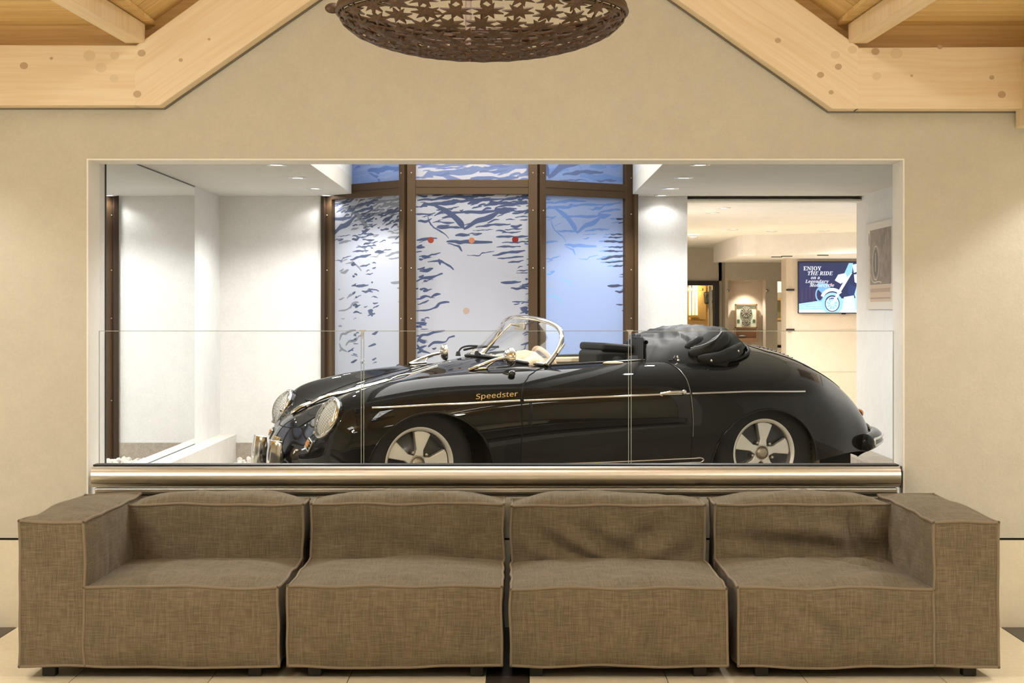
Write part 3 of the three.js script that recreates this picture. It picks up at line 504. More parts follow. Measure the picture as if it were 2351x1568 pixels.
  ring(400, 500, 108, 118, 34, '#a9dcf6'); ring(400, 500, 84, 94, 10, '#33406e'); ring(400, 500, 70, 78, 12, '#f4fdff'); ring(400, 500, 22, 24, 12, '#e0f2fb'); for (let k = 0; k < 18; k++) { x.strokeStyle = k % 2 ? '#7fb0dd' : '#e6f6ff'; x.lineWidth = 4; x.beginPath(); x.moveTo(400 + 22 * Math.cos(k * 0.35), 500 + 24 * Math.sin(k * 0.35)); x.lineTo(400 + 68 * Math.cos(k * 0.35 + 0.2), 500 + 76 * Math.sin(k * 0.35 + 0.2)); x.stroke(); }
  x.strokeStyle = '#f0fbff'; x.lineWidth = 40; x.beginPath(); x.ellipse(400, 460, 128, 130, 0, 3.5, 5.6); x.stroke();
  poly('#f4fcff', 385, 505, 415, 505, 640, 130, 600, 120); poly('#9bd2f2', 600, 10, 650, 10, 640, 120, 560, 200, 520, 190); poly('#e9f8ff', 470, 150, 560, 130, 590, 210, 500, 260, 430, 220); poly('#d04a4a', 360, 262, 400, 258, 390, 290);
  poly('#f6fdff', 660, 150, 860, 100, 1000, 150, 1010, 260, 760, 300, 670, 240); poly('#bfe4f8', 640, 300, 980, 270, 1000, 480, 700, 500); ring(760, 400, 50, 50, 14, '#35507f'); ring(870, 390, 55, 55, 12, '#eaf8ff'); poly('#2c3c6c', 600, 260, 690, 300, 640, 480, 590, 360); poly('#e2f5ff', 640, 30, 760, 5, 760, 90, 660, 130); ring(900, 500, 104, 112, 30, '#9fd2f0');
  poly('#dff3fd', 540, 420, 660, 400, 680, 570, 520, 575);
  x.fillStyle = '#f6f4f8'; x.font = 'bold 66px serif'; x.fillText('ENJOY', 52, 98); x.font = 'italic bold 62px serif'; x.fillText('THE RIDE', 96, 156); x.font = 'italic bold 52px serif'; x.fillText('on a', 138, 204); x.fillText('Legendary', 74, 250); x.fillText('Motorcycle', 126, 296);
  const st = canvasTex(c);
  obj('screen', new THREE.PlaneGeometry(1.08, 0.605).translate(0, 0, 0.0512), std({ color: rgb(0.02, 0.02, 0.02), emissive: rgb(1, 1, 1), emissiveMap: st, emissiveIntensity: 1.25, roughness: 0.15 }), tv);
  obj('sensor', rbox(0.05, 0.014, 0.02, 0.004).translate(0.0, -0.317, 0.03), M.railDark, tv);
  const tl = new THREE.RectAreaLight(rgb(0.6, 0.75, 1), 0.6, 1.08, 0.6); tl.position.set(0, 0, 0.06); tl.lookAt(V(3.94, 1.889, 10)); tl.rotation.set(0, Math.PI, 0); tv.add(tl);
  // dial board and copper case in the recess
  const bd = thing('dial_board', 'mint green board with two round dials in a wooden frame, standing in the lit recess', 'display board', [3.149, 1.375, -23.9]);
  obj('frame', [box(-0.15, -0.135, 0, 0.325, 0, 0.07), box(0.135, 0.15, 0, 0.325, 0, 0.07), box(-0.15, 0.15, 0.31, 0.325, 0, 0.07), box(-0.15, 0.15, 0, 0.012, 0, 0.07)], std({ color: rgb(0.36, 0.20, 0.10), roughness: 0.4 }), bd);
  obj('face', box(-0.135, 0.135, 0.012, 0.31, 0, 0.05), std({ color: rgb(0.70, 0.80, 0.66), roughness: 0.6 }), bd);
  for (const [y, r] of [[0.215, 0.078], [0.085, 0.058]]) {
    const d = obj('dial', lathe([[0, 0.016], [r * 0.3, 0.016], [r * 0.32, 0.01], [r * 0.9, 0.01], [r, 0.014], [r, 0]], 40).rotateX(Math.PI / 2).translate(0, y, 0.05), std({ color: rgb(0.24, 0.22, 0.17), roughness: 0.5 }), bd);
    for (let k = 0; k < 12; k++) obj('tick', rod([r * 0.45 * Math.cos(k * 0.5236), y + r * 0.45 * Math.sin(k * 0.5236), 0.064], [r * 0.85 * Math.cos(k * 0.5236), y + r * 0.85 * Math.sin(k * 0.5236), 0.064], 0.003), std({ color: rgb(0.55, 0.6, 0.48), roughness: 0.5 }), d);
  }
  for (const s of [-1, 1]) obj('label_patch', box(s * 0.107 - 0.018, s * 0.107 + 0.018, 0.07, 0.115, 0.05, 0.053), std({ color: rgb(0.10, 0.16, 0.07), roughness: 0.6 }), bd);
  const cs = thing('copper_case', 'copper coloured display case below the dial board in the recess', 'display case', [3.143, 1.185, -23.88]);
  obj('tray', [box(-0.15, 0.15, 0, 0.05, -0.06, 0.08), box(-0.15, -0.14, 0.05, 0.18, -0.06, 0.08), box(0.14, 0.15, 0.05, 0.18, -0.06, 0.08), box(-0.15, 0.15, 0.05, 0.18, -0.06, -0.05)], std({ color: rgb(0.46, 0.26, 0.14), metalness: 0.3, roughness: 0.4 }), cs);
  obj('specimen', new THREE.SphereGeometry(0.05, 18, 12).scale(1.2, 0.4, 0.7).translate(-0.05, 0.075, 0.02), std({ color: rgb(0.16, 0.15, 0.13), roughness: 0.4 }), cs);
  obj('stem', box(-0.015, 0.015, -0.23, 0, -0.05, -0.02), M.beige, cs);
  const sl = new THREE.SpotLight(rgb(1, 0.90, 0.78), 2.2, 0, 0.85, 0.5, 2), lampT = thing('recess_lamp', 'tiny lamp at the top of the display recess', 'lamp', [3.14, 2.02, -23.72]);
  obj('lens', new THREE.CylinderGeometry(0.03, 0.03, 0.006, 20), M.lampEmit([1, 0.9, 0.75], 9), lampT); sl.position.set(0, -0.02, 0); sl.target.position.set(0, -1, -0.12); sl.castShadow = true; lampT.add(sl, sl.target);
  obj('collar', new THREE.TorusGeometry(0.034, 0.006, 8, 24).rotateX(Math.PI / 2), M.lampRing, lampT);
  for (const [x0, by] of [[2.868, 'doorway'], [3.395, 'slot']]) tag(obj('standoff', lathe([[0, 0.03], [0.018, 0.028], [0.02, 0], [0, 0]], 16).rotateX(Math.PI / 2).translate(x0, 1.88, -23.6), M.lampRing), `round metal standoff knob at the edge of the display recess towards the ${by}`, 'knob', 'standoff knobs of the recess');
  // things seen through the doorway and the slot
  const sc = thing('wall_sconce', 'brass wall light of glowing glass tubes seen through the doorway', 'wall light', [2.95, 1.52, -28.9]);
  obj('back_plate', box(-0.02, 0.2, -0.05, 0.78, -0.06, -0.02), std({ color: rgb(0.45, 0.30, 0.12), metalness: 0.6, roughness: 0.4 }), sc);
  for (const k of [0, 1, 2]) { obj('tube', rod([-0.07 + k * 0.055, 0.02, 0.03], [-0.07 + k * 0.055, 0.42, 0.03], 0.02), M.lampEmit([1, 0.72, 0.2], 1.6), sc); obj('tube', rod([-0.07 + k * 0.055, 0.47, 0.03], [-0.07 + k * 0.055, 0.72, 0.03], 0.018), M.lampEmit([1, 0.75, 0.35], 0.9), sc); }
  for (const g of [box(-0.11, 0.13, 0.43, 0.46, -0.04, 0.05), box(-0.11, 0.08, -0.02, 0.01, -0.04, 0.05)]) obj('bracket', g, std({ color: rgb(0.5, 0.34, 0.12), metalness: 0.7, roughness: 0.35 }), sc);
  const pl = new THREE.PointLight(rgb(1, 0.78, 0.42), 1.3, 0, 2); pl.position.set(0, 0.45, 0.35); pl.castShadow = true; sc.add(pl);
  const sp = thing('loudspeaker', 'small black loudspeaker high on the wooden wall behind the doorway', 'loudspeaker', [3.2, 1.83, -28.9]);
  obj('cabinet', rbox(0.17, 0.2, 0.15, 0.03).rotateZ(0.1), std({ color: rgb(0.012, 0.012, 0.012), roughness: 0.5 }), sp); obj('arm', rod([0, 0.06, -0.05], [0.09, 0.12, -0.1], 0.02), M.railDark, sp); obj('cone', lathe([[0, 0.01], [0.03, 0.0], [0.06, 0.02], [0.07, 0.02]], 24).rotateX(Math.PI / 2).translate(0, 0, 0.07), M.railDark, sp);
  struct(obj('wall_behind_doorway', box(2.2, 2.45, 0, 2.1, -28.6, -28.4), M.white), 'narrow white wall strip behind the doorway', 'wall');
  const pic = thing('wall_picture', 'small framed landscape picture seen through the slot', 'picture', [4.17, 1.62, -27.95]);
  obj('frame', box(-0.11, 0.11, -0.16, 0.2, 0, 0.02), M.planks[0], pic); obj('print', box(-0.07, 0.07, -0.12, 0.16, 0.02, 0.024), std({ color: rgb(0.16, 0.15, 0.07), roughness: 0.7 }), pic);
  obj('print_field', box(-0.07, 0.07, -0.12, -0.03, 0.024, 0.027), std({ color: rgb(0.30, 0.28, 0.16), roughness: 0.7 }), pic);
  struct(obj('wall_behind_slot', box(3.6, 6, 0, 2.47, -28.2, -28), M.cream), 'cream wall behind the slot of the room beyond', 'wall');
  const tb = thing('side_table', 'dark topped wooden table behind the slot', 'table', [4.05, 0.0, -26.6]);
  obj('top', box(-0.2, 0.2, 1.05, 1.09, -0.2, 0.2), M.railDark, tb); for (const [a, b] of [[-1, -1], [1, -1], [-1, 1], [1, 1]]) obj('leg', box(a * 0.17 - 0.02, a * 0.17 + 0.02, 0, 1.05, b * 0.17 - 0.02, b * 0.17 + 0.02), M.planks[0], tb);
  const gl = thing('globe_lamp', 'glowing cream lampshade seen through the slot', 'lamp', [4.0, 1.92, -26.8]);
  obj('shade', lathe([[0.05, 0.16], [0.11, 0.1], [0.16, 0.0], [0.14, -0.02]], 32), M.lampEmit([1, 0.8, 0.5], 1.6), gl); obj('cord', rod([0, 0.15, 0], [0, 0.55, 0], 0.006), M.railDark, gl);
  const g2 = new THREE.PointLight(rgb(1, 0.82, 0.55), 1.8, 0, 2); g2.position.set(0, -0.08, 0); g2.castShadow = true; gl.add(g2);
}

// ------------------------------------------------------------------ poster on the side wall of the showcase
{
  const t = thing('poster', 'sepia motoring poster with pale border on the white side wall', 'poster', [XNR - 0.002, 1.615, -12.08], -Math.PI / 2);
  const c = document.createElement('canvas'); c.width = 720; c.height = 512; const x = c.getContext('2d');
  x.fillStyle = '#d9d2c4'; x.fillRect(0, 0, 720, 512); x.fillStyle = '#7b6a58'; x.fillRect(110, 40, 580, 330); const r = rng(4);
  for (let k = 0; k < 90; k++) { const g = 50 + r() * 110; x.fillStyle = `rgba(${g | 0},${g * 0.87 | 0},${g * 0.72 | 0},0.35)`; x.beginPath(); x.ellipse(110 + r() * 580, 40 + r() * 330, 20 + r() * 70, 6 + r() * 30, r() * 3, 0, 7); x.save(); x.clip(); x.restore(); x.fill(); }
  x.fillStyle = '#d9d2c4'; x.fillRect(0, 0, 110, 512); x.fillRect(690, 0, 30, 512); x.fillRect(0, 0, 720, 40); x.fillRect(0, 370, 720, 142);
  x.strokeStyle = '#d8cdb8'; x.lineWidth = 5; x.beginPath(); x.ellipse(270, 240, 90, 100, 0, 0, 7); x.stroke(); x.beginPath(); x.moveTo(120, 300); x.bezierCurveTo(200, 400, 300, 330, 420, 360); x.stroke(); x.fillStyle = '#3c332b'; x.beginPath(); x.ellipse(270, 240, 70, 82, 0, 0, 7); x.fill(); x.fillStyle = '#cfc4b0'; x.fillRect(255, 180, 12, 110);
  x.fillStyle = '#c4ad92'; x.fillRect(110, 372, 580, 100); x.fillStyle = '#8a6a50'; for (let k = 0; k < 26; k++) { x.fillRect(122 + k * 21, 392, 12, 24); x.fillRect(122 + k * 21, 446, 15, 9); }
  x.fillStyle = '#6b6358'; for (let k = 0; k < 60; k++) { x.fillRect(70, 60 + k * 6.6, 5 + (k * 7) % 9, 3); x.fillRect(90, 110 + k * 5.8, 4 + (k * 5) % 7, 3); } x.beginPath(); x.ellipse(80, 92, 14, 40, 0, 0, 7); x.fill();
  obj('board', box(-0.44, 0.44, 0, 0.61, 0, 0.012), M.kerb, t);
  obj('print', new THREE.PlaneGeometry(0.87, 0.60).translate(0, 0.305, 0.0125), std({ map: canvasTex(c), roughness: 0.5 }), t);
}

// ------------------------------------------------------------------ sofa: four modules of soft blocks with raised seams
const wobble = (x, y, z, k = 0.010) => [k * noise(x * 5 + 3, y * 5, z * 5), k * 1.3 * noise(x * 4, y * 6 + 9, z * 4), k * noise(x * 5, y * 5 + 17, z * 5 + 5)];
function softBlock(b, bulge, wrinkle, N = 52) {       // b: x0,x1,y0,y1,z0,z1; bulge per face: [-x,+x,-y,+y,-z,+z]
  const [x0, x1, y0, y1, z0, z1] = b, c = [(x0 + x1) / 2, (y0 + y1) / 2, (z0 + z1) / 2], h = [(x1 - x0) / 2, (y1 - y0) / 2, (z1 - z0) / 2], gs = [];
  const soft = (a) => 1 - Math.pow(Math.abs(a), 4);
  for (let f = 0; f < 6; f++) {
    const ax = f >> 1, sg = f % 2 ? 1 : -1, A = (ax + 1) % 3, B = (ax + 2) % 3;
    const nA = Math.max(6, Math.round(N * Math.min(1, h[A] / 0.45))), nB = Math.max(6, Math.round(N * Math.min(1, h[B] / 0.45)));
    let g = grid(nA, nB, (p, q) => {
      const a = p * 2 - 1, d = (q * 2 - 1) * sg, P = [0, 0, 0]; P[ax] = c[ax] + sg * h[ax]; P[A] = c[A] + a * h[A]; P[B] = c[B] + d * h[B];
      const m = soft(a) * soft(d), wr = wrinkle ? wrinkle(ax, sg, P) : 0, w = wobble(...P);
      P[ax] += sg * m * (bulge[f] + wr + 0.009 * noise(P[0] * 6, P[1] * 6 + 4, P[2] * 6) + 0.005 * noise(P[0] * 15, P[1] * 12, P[2] * 13));
      const u = ax === 0 ? P[2] : P[0], v = ax === 1 ? P[2] : P[1];
      return [P[0] + w[0], P[1] + w[1], P[2] + w[2], u, v];
    });
    gs.push(g);
  }
  return mergeGeometries(gs);
}
function seams(b, which, r = 0.0066) {                // which: pairs of corner codes (bits x,y,z)
  const gs = [], P = (k) => [b[k & 1 ? 1 : 0], b[k & 2 ? 3 : 2], b[k & 4 ? 5 : 4]];
  for (const [p, q] of which) { const a = P(p), d = P(q), pts = []; for (let i = 0; i <= 22; i++) { const t = i / 22, x = a.map((v, k) => v + (d[k] - v) * t), w = wobble(...x); pts.push(V(x[0] + w[0], x[1] + w[1], x[2] + w[2])); } gs.push(metreUV(tube(pts, r, 44, 7)), ...[pts[0], pts[22]].map((e) => metreUV(new THREE.SphereGeometry(r * 1.15, 10, 8).translate(e.x, e.y, e.z)))); }
  return gs;
}
const FRONT = [[4, 5], [6, 7], [4, 6], [5, 7]], TOP = [[2, 3], [6, 7], [2, 6], [3, 7]];
{
  const ZF = -7.576, ZS = -8.45, ZR = -8.74, Y0 = 0.056;
  const fold = (x0, y0, z0, amp, ang, freq, rx, ry) => (P, A, B) => { const a = P[A] - x0, d = P[B] - y0, s = a * Math.cos(ang) + d * Math.sin(ang); return amp * Math.sin(s * freq) * Math.exp(-(a * a) / (rx * rx) - (d * d) / (ry * ry)); };
  const mods = [
    { x: [-2.159, -1.036], arm: -1, dy: 0, label: 'brown linen sofa corner module with armrest at the end by the car nose', fold: [] },
    { x: [-0.994, -0.062], arm: 0, dy: 0.004, label: 'brown linen armless sofa module below the front wheel of the car', fold: [fold(-0.4, 0.45, 0, 0.010, 1.2, 26, 0.35, 0.07)] },
    { x: [-0.022, 0.916], arm: 0, dy: -0.006, label: 'brown linen armless sofa module below the car door, creased at the foot of its backrest', fold: [fold(0.25, 0.47, 0, 0.030, 0.9, 38, 0.30, 0.09), fold(0.7, 0.50, 0, 0.022, -0.9, 34, 0.2, 0.10)] },
    { x: [0.966, 2.098], arm: 1, dy: 0, label: 'brown linen sofa corner module with crumpled inner corner and armrest, by the car tail', fold: [fold(1.45, 0.50, 0, 0.034, 1.45, 30, 0.45, 0.10), fold(1.72, 0.50, 0, 0.045, 0.7, 34, 0.16, 0.18), fold(1.55, 0.60, 0, 0.016, 0, 60, 0.25, 0.08)] },
  ];
  for (const m of mods) {
    const t = thing('sofa_module', m.label, 'sofa', [0, 0, 0], 0, 'modules of the long brown sofa'), [x0, x1] = m.x, aw = 0.281;
    const sx0 = m.arm < 0 ? x0 + aw : x0, sx1 = m.arm > 0 ? x1 - aw : x1, ys = 0.398 + m.dy, yb = 0.662 + m.dy;
    const wr = (ax, sg, P) => { let s = 0; if (ax === 2 && sg > 0 && P[1] > 0.41) for (const f of m.fold) s += f(P, 0, 1); if (ax === 1 && m.arm > 0) s += 0.022 * Math.sin((P[0] - P[2] * 0.8) * 34) * Math.exp(-Math.pow((P[0] - 1.68) / 0.2, 2) - Math.pow((P[2] + 8.25) / 0.22, 2)); if (ax === 2 && P[1] < 0.4 && m.arm > 0) s += 0.012 * Math.sin((P[0] * 0.9 + P[1]) * 30) * Math.exp(-Math.pow((P[0] - 1.35) / 0.25, 2) - Math.pow((P[1] - 0.3) / 0.1, 2)); return s; };
    const sb = [sx0, sx1, Y0, ys, ZS - 0.02, ZF];
    const seat = obj('seat', softBlock(sb, [0.003, 0.003, 0, 0.030, 0, 0.030], wr), M.linen, t);
    obj('seam', seams(sb, [...FRONT, [2, 6], [3, 7]]), M.piping, seat);
    const bb = [sx0, sx1, Y0, yb, ZR, ZS];
    const back = obj('backrest', softBlock(bb, [0.002, 0.002, 0, 0.050, 0.01, 0.026], wr), M.linen, t);
    obj('seam', seams(bb, [[6, 7], [2, 6], [3, 7], [2, 3], [4, 6], [5, 7]].filter(([p, q]) => !(m.arm < 0 && [p, q].join() === '2,6') && !(m.arm > 0 && [p, q].join() === '3,7'))), M.piping, back);
    if (m.arm) {
      const ab = m.arm < 0 ? [x0, sx0, Y0, 0.684, ZR, ZF] : [sx1, x1, Y0, 0.684, ZR, ZF];
      const arm = obj('armrest', softBlock(ab, [0.014, 0.014, 0, 0.022, 0.01, 0.016], m.arm > 0 ? (ax, sg, P) => ax === 0 && sg < 0 ? 0.028 * Math.sin((P[2] * 0.7 + P[1]) * 28) * Math.exp(-Math.pow((P[2] + 8.2) / 0.18, 2)) : 0 : null), M.linen, t);
      obj('seam', seams(ab, [...FRONT, ...TOP.filter(([p, q]) => p !== 6)]), M.piping, arm);
    }
    for (const fx of [x0 + 0.11, x1 - 0.11]) for (const fz of [ZF - 0.09, ZR + 0.1]) obj('foot', rbox(0.06, 0.058, 0.06, 0.006).translate(fx, 0.029, fz), M.foot, t);
    obj('underside', box(x0 + 0.03, x1 - 0.03, Y0 - 0.008, Y0 + 0.004, ZR + 0.02, ZF - 0.02), M.foot, t);
  }
}

// ------------------------------------------------------------------ the car. Own axes: u forward, v up, w to the side that faces the lounge
const fontSans = await new FontLoader().loadAsync('fonts/droid/droid_sans_regular.typeface.json');
M.paint = phys({ color: rgb(0.004, 0.004, 0.0045), roughness: 0.6, specularIntensity: 0.05, clearcoat: 0.8, clearcoatRoughness: 0.015 });
M.chrome = std({ color: rgb(0.86, 0.83, 0.77), metalness: 1, roughness: 0.10 });
M.satin = std({ color: rgb(0.62, 0.59, 0.52), metalness: 1, roughness: 0.34 });
M.rubber = std({ color: rgb(0.010, 0.010, 0.009), roughness: 0.75 });
M.matte = std({ color: rgb(0.006, 0.006, 0.006), roughness: 0.95 });
M.gloss = phys({ color: rgb(0.008, 0.008, 0.008), roughness: 0.3, clearcoat: 0.6, clearcoatRoughness: 0.1 });
M.leather = phys({ color: rgb(0.010, 0.010, 0.0095), roughness: 0.62, specularIntensity: 0.55, sheen: 0.06, sheenRoughness: 0.5, sheenColor: rgb(0.3, 0.3, 0.28) });
M.creamTrim = std({ color: rgb(0.72, 0.60, 0.40), roughness: 0.55 });
M.wheelRim = std({ color: rgb(0.30, 0.24, 0.19), roughness: 0.4 });
M.gold = std({ color: rgb(0.80, 0.62, 0.28), metalness: 0.7, roughness: 0.35 });
M.lens = phys({ color: rgb(0.90, 0.88, 0.78), roughness: 0.4, clearcoat: 0.5 });
M.wire = std({ color: rgb(0.34, 0.32, 0.27), metalness: 0.6, roughness: 0.4 });
M.alloy = std({ color: rgb(0.86, 0.83, 0.75), metalness: 0.7, roughness: 0.42 });
{
  const car = thing('vintage_roadster', 'black open vintage roadster with five-spoke wheels on the gravel of the showcase', 'car', [0.218, 0.463, -10.416], Math.PI + 19.9 * Math.PI / 180);
  const at = (u, v, w) => V(u, v, -w), A3 = (u, v, w) => [u, v, -w];
  // --- body surface: rows from nose to tail, each from the centre line to the sill
  const cst = (u, ...p) => p.map(([v, w]) => [u, v, w]);
  const rows = [
    [[1.56, .17, 0], [1.555, .17, .15], [1.54, .17, .30], [1.515, .17, .42], [1.49, .17, .52], [1.465, .17, .585], [1.44, .17, .62], [1.42, .17, .64], [1.40, .17, .655]],
    [[1.66, .27, 0], [1.655, .27, .16], [1.635, .27, .32], [1.605, .27, .45], [1.57, .265, .55], [1.53, .255, .615], [1.495, .24, .655], [1.465, .215, .67], [1.43, .18, .675]],
    [[1.68, .37, 0], [1.675, .37, .16], [1.65, .37, .31], [1.62, .375, .43], [1.59, .378, .54], [1.55, .36, .625], [1.51, .325, .675], [1.475, .26, .69], [1.44, .19, .69]],
    [[1.645, .475, 0], [1.635, .472, .15], [1.605, .463, .29], [1.58, .47, .40], [1.56, .49, .53], [1.535, .47, .635], [1.495, .41, .70], [1.465, .31, .715], [1.43, .19, .705]],
    [[1.575, .553, 0], [1.565, .548, .14], [1.54, .535, .27], [1.52, .555, .39], [1.505, .595, .545], [1.485, .565, .655], [1.45, .48, .725], [1.425, .34, .735], [1.40, .19, .72]],
    [[1.45, .612, 0], [1.445, .605, .14], [1.435, .59, .28], [1.43, .615, .41], [1.425, .685, .55], [1.415, .635, .665], [1.395, .53, .745], [1.38, .37, .755], [1.37, .19, .735]],
    cst(1.28, [.668, 0], [.662, .15], [.648, .30], [.676, .43], [.732, .555], [.688, .68], [.575, .768], [.40, .778], [.19, .745]),
    cst(1.05, [.725, 0], [.72, .16], [.712, .32], [.738, .45], [.776, .575], [.732, .70], [.605, .79], [.42, .80], [.19, .755]),
    cst(.82, [.79, 0], [.785, .17], [.773, .34], [.78, .465], [.802, .585], [.757, .715], [.63, .803], [.43, .81], [.18, .755]),
    cst(.60, [.85, 0], [.845, .18], [.828, .36], [.815, .48], [.815, .60], [.77, .725], [.65, .812], [.44, .815], [.18, .755]),
    cst(.35, [.893, 0], [.886, .2], [.866, .38], [.84, .50], [.824, .615], [.782, .73], [.66, .818], [.45, .818], [.18, .755]),
    cst(.05, [.915, 0], [.908, .2], [.885, .38], [.858, .50], [.836, .62], [.79, .735], [.665, .82], [.45, .82], [.18, .755]),
    cst(-.28, [.93, 0], [.92, .2], [.90, .38], [.873, .50], [.849, .617], [.80, .735], [.67, .82], [.45, .82], [.18, .755]),
    cst(-.60, [.945, 0], [.935, .2], [.915, .37], [.885, .49], [.855, .605], [.795, .725], [.668, .812], [.45, .815], [.19, .755]),
    cst(-.92, [.953, 0], [.943, .19], [.918, .35], [.88, .475], [.835, .59], [.765, .71], [.645, .795], [.44, .80], [.21, .75]),
    cst(-1.20, [.940, 0], [.93, .18], [.90, .335], [.856, .455], [.803, .57], [.733, .682], [.618, .767], [.43, .777], [.24, .74]),
    cst(-1.43, [.893, 0], [.882, .17], [.85, .315], [.807, .425], [.753, .54], [.683, .642], [.575, .72], [.42, .735], [.27, .71]),
    [[-1.64, .805, 0], [-1.638, .796, .155], [-1.63, .768, .29], [-1.622, .728, .39], [-1.61, .675, .49], [-1.60, .607, .585], [-1.59, .515, .65], [-1.59, .40, .67], [-1.59, .29, .655]],
    [[-1.82, .695, 0], [-1.815, .687, .14], [-1.80, .665, .265], [-1.785, .632, .355], [-1.765, .588, .44], [-1.745, .535, .515], [-1.73, .465, .565], [-1.725, .38, .585], [-1.72, .295, .575]],
    [[-1.945, .575, 0], [-1.94, .568, .125], [-1.925, .55, .24], [-1.905, .525, .325], [-1.88, .492, .40], [-1.855, .453, .46], [-1.84, .405, .505], [-1.83, .345, .525], [-1.82, .29, .52]],
    [[-2.015, .45, 0], [-2.01, .445, .115], [-1.99, .435, .22], [-1.968, .42, .30], [-1.943, .40, .365], [-1.918, .375, .42], [-1.90, .345, .46], [-1.888, .315, .48], [-1.875, .285, .48]],
    [[-2.0, .335, 0], [-1.995, .335, .11], [-1.98, .33, .21], [-1.958, .325, .285], [-1.935, .32, .35], [-1.91, .312, .405], [-1.89, .30, .445], [-1.875, .295, .465], [-1.86, .28, .465]],
    [[-1.93, .25, 0], [-1.925, .25, .11], [-1.915, .25, .20], [-1.895, .25, .27], [-1.875, .25, .33], [-1.855, .25, .38], [-1.84, .25, .415], [-1.83, .25, .43], [-1.82, .25, .435]],
  ];
  const NR = rows.length, NC = 9;
  let net = rows.map((r) => r.map((p) => p.slice()));
  const get = (n, i, j) => {
    if (i < 0) { const a = get(n, 0, j), b = get(n, 1, j); return a.map((x, k) => 2 * x - b[k]); }
    if (i >= NR) { const a = get(n, NR - 1, j), b = get(n, NR - 2, j); return a.map((x, k) => 2 * x - b[k]); }
    if (j < 0) { const p = n[i][-j]; return [p[0], p[1], -p[2]]; }
    if (j >= NC) { const a = n[i][NC - 1], b = n[i][NC - 2]; return a.map((x, k) => 2 * x - b[k]); }
    return n[i][j];
  };
  const bs = (t) => [(1 - t) ** 3 / 6, (3 * t ** 3 - 6 * t * t + 4) / 6, (-3 * t ** 3 + 3 * t * t + 3 * t + 1) / 6, t ** 3 / 6];
  const pack = (n) => { const W2 = NC + 2, f = new Float64Array((NR + 2) * W2 * 3); for (let a = -1; a <= NR; a++) for (let b = -1; b <= NC; b++) f.set(get(n, a, b), ((a + 1) * W2 + b + 1) * 3); return f; };
  const evalPacked = (f, s, t) => { const i = Math.min(NR - 2, Math.max(0, Math.floor(s))), j = Math.min(NC - 2, Math.max(0, Math.floor(t))), a = bs(s - i), b = bs(t - j); let x = 0, y = 0, z = 0; for (let p = 0; p < 4; p++) for (let q = 0; q < 4; q++) { const o = ((i + p) * (NC + 2) + j + q) * 3, w = a[p] * b[q]; x += f[o] * w; y += f[o + 1] * w; z += f[o + 2] * w; } return [x, y, z]; };
  for (let it = 0; it < 2; it++) { const pk = pack(net), nn = net.map((r) => r.map((p) => p.slice())); for (let i = 0; i < NR; i++) for (let j = 0; j < NC; j++) { const e = evalPacked(pk, i, j); for (let k = 0; k < 3; k++) nn[i][j][k] += 0.8 * (rows[i][j][k] - e[k]); } for (let i = 0; i < NR; i++) nn[i][0][2] = 0; net = nn; }
  const packed = pack(net);
  const surf = (s, t) => { const p = evalPacked(packed, s, Math.abs(t)); return t < 0 ? [p[0], p[1], -p[2]] : p; };
  const normalAt = (s, t) => { const e = 0.01, a = surf(Math.min(NR - 1, s + e), t), b = surf(Math.max(0, s - e), t), c = surf(s, Math.min(8, t + e)), d = surf(s, Math.max(-8, t - e)); const S = V(a[0] - b[0], a[1] - b[1], a[2] - b[2]), T = V(c[0] - d[0], c[1] - d[1], c[2] - d[2]); return S.cross(T).normalize(); };   // in (u, v, w), outward
  const on = (s, t, off = 0) => { const p = surf(s, t), n = normalAt(s, t); return at(p[0] + n.x * off, p[1] + n.y * off, p[2] + n.z * off); };
  const sAt = (u, t) => { let a = 2, b = NR - 1; for (let k = 0; k < 22; k++) { const m = (a + b) / 2; if (surf(m, t)[0] > u) a = m; else b = m; } return (a + b) / 2; };
  const tAt = (u, v, lo = 4.2, hi = 8) => { let a = lo, b = hi; for (let k = 0; k < 18; k++) { const m = (a + b) / 2; if (surf(sAt(u, m), m)[1] > v) a = m; else b = m; } return (a + b) / 2; };
  const side = (u, v, off = 0, sg = 1) => { const t = tAt(u, v), p = on(sAt(u, t), sg * t, off); return p; };
  const tTop = (u, w) => { let a = 0, b = 5; for (let k = 0; k < 18; k++) { const m = (a + b) / 2; if (surf(sAt(u, m), m)[2] < w) a = m; else b = m; } return (a + b) / 2; };
  const topP = (u, w, off = 0) => { const t = tTop(u, Math.abs(w)); return on(sAt(u, t), Math.sign(w || 1) * t, off); };

  // --- triangulate, then cut wheel arches and cockpit out of it
  const SU = 7, TU = 7, vs = [], tri = [];
  for (let i = 0; i <= (NR - 1) * SU; i++) for (let j = -8 * TU; j <= 8 * TU; j++) vs.push([i / SU, j / TU]);
  const cols = 16 * TU + 1;
  for (let i = 0; i < (NR - 1) * SU; i++) for (let j = 0; j < 16 * TU; j++) { const a = i * cols + j; tri.push([a, a + 1, a + cols], [a + 1, a + cols + 1, a + cols]); }
  const pos = vs.map(([s, t]) => surf(s, t));
  const ARCH = [[.998, .24, .355, .356], [-1.02, .25, .352, .325]];
  const wing = ([uc, vc, rx, ry]) => ([u, v]) => { const a = (u - uc) / rx, b = v > vc ? (v - vc) / ry : 0; return a * a + b * b - 1; };
  const cockpit = ([u, v, w]) => v < 0.6 ? 1 : Math.max(Math.abs(w) - 0.60, -0.64 - u, u - (0.47 - 0.52 * w * w)) * 10;
  let tris = tri;
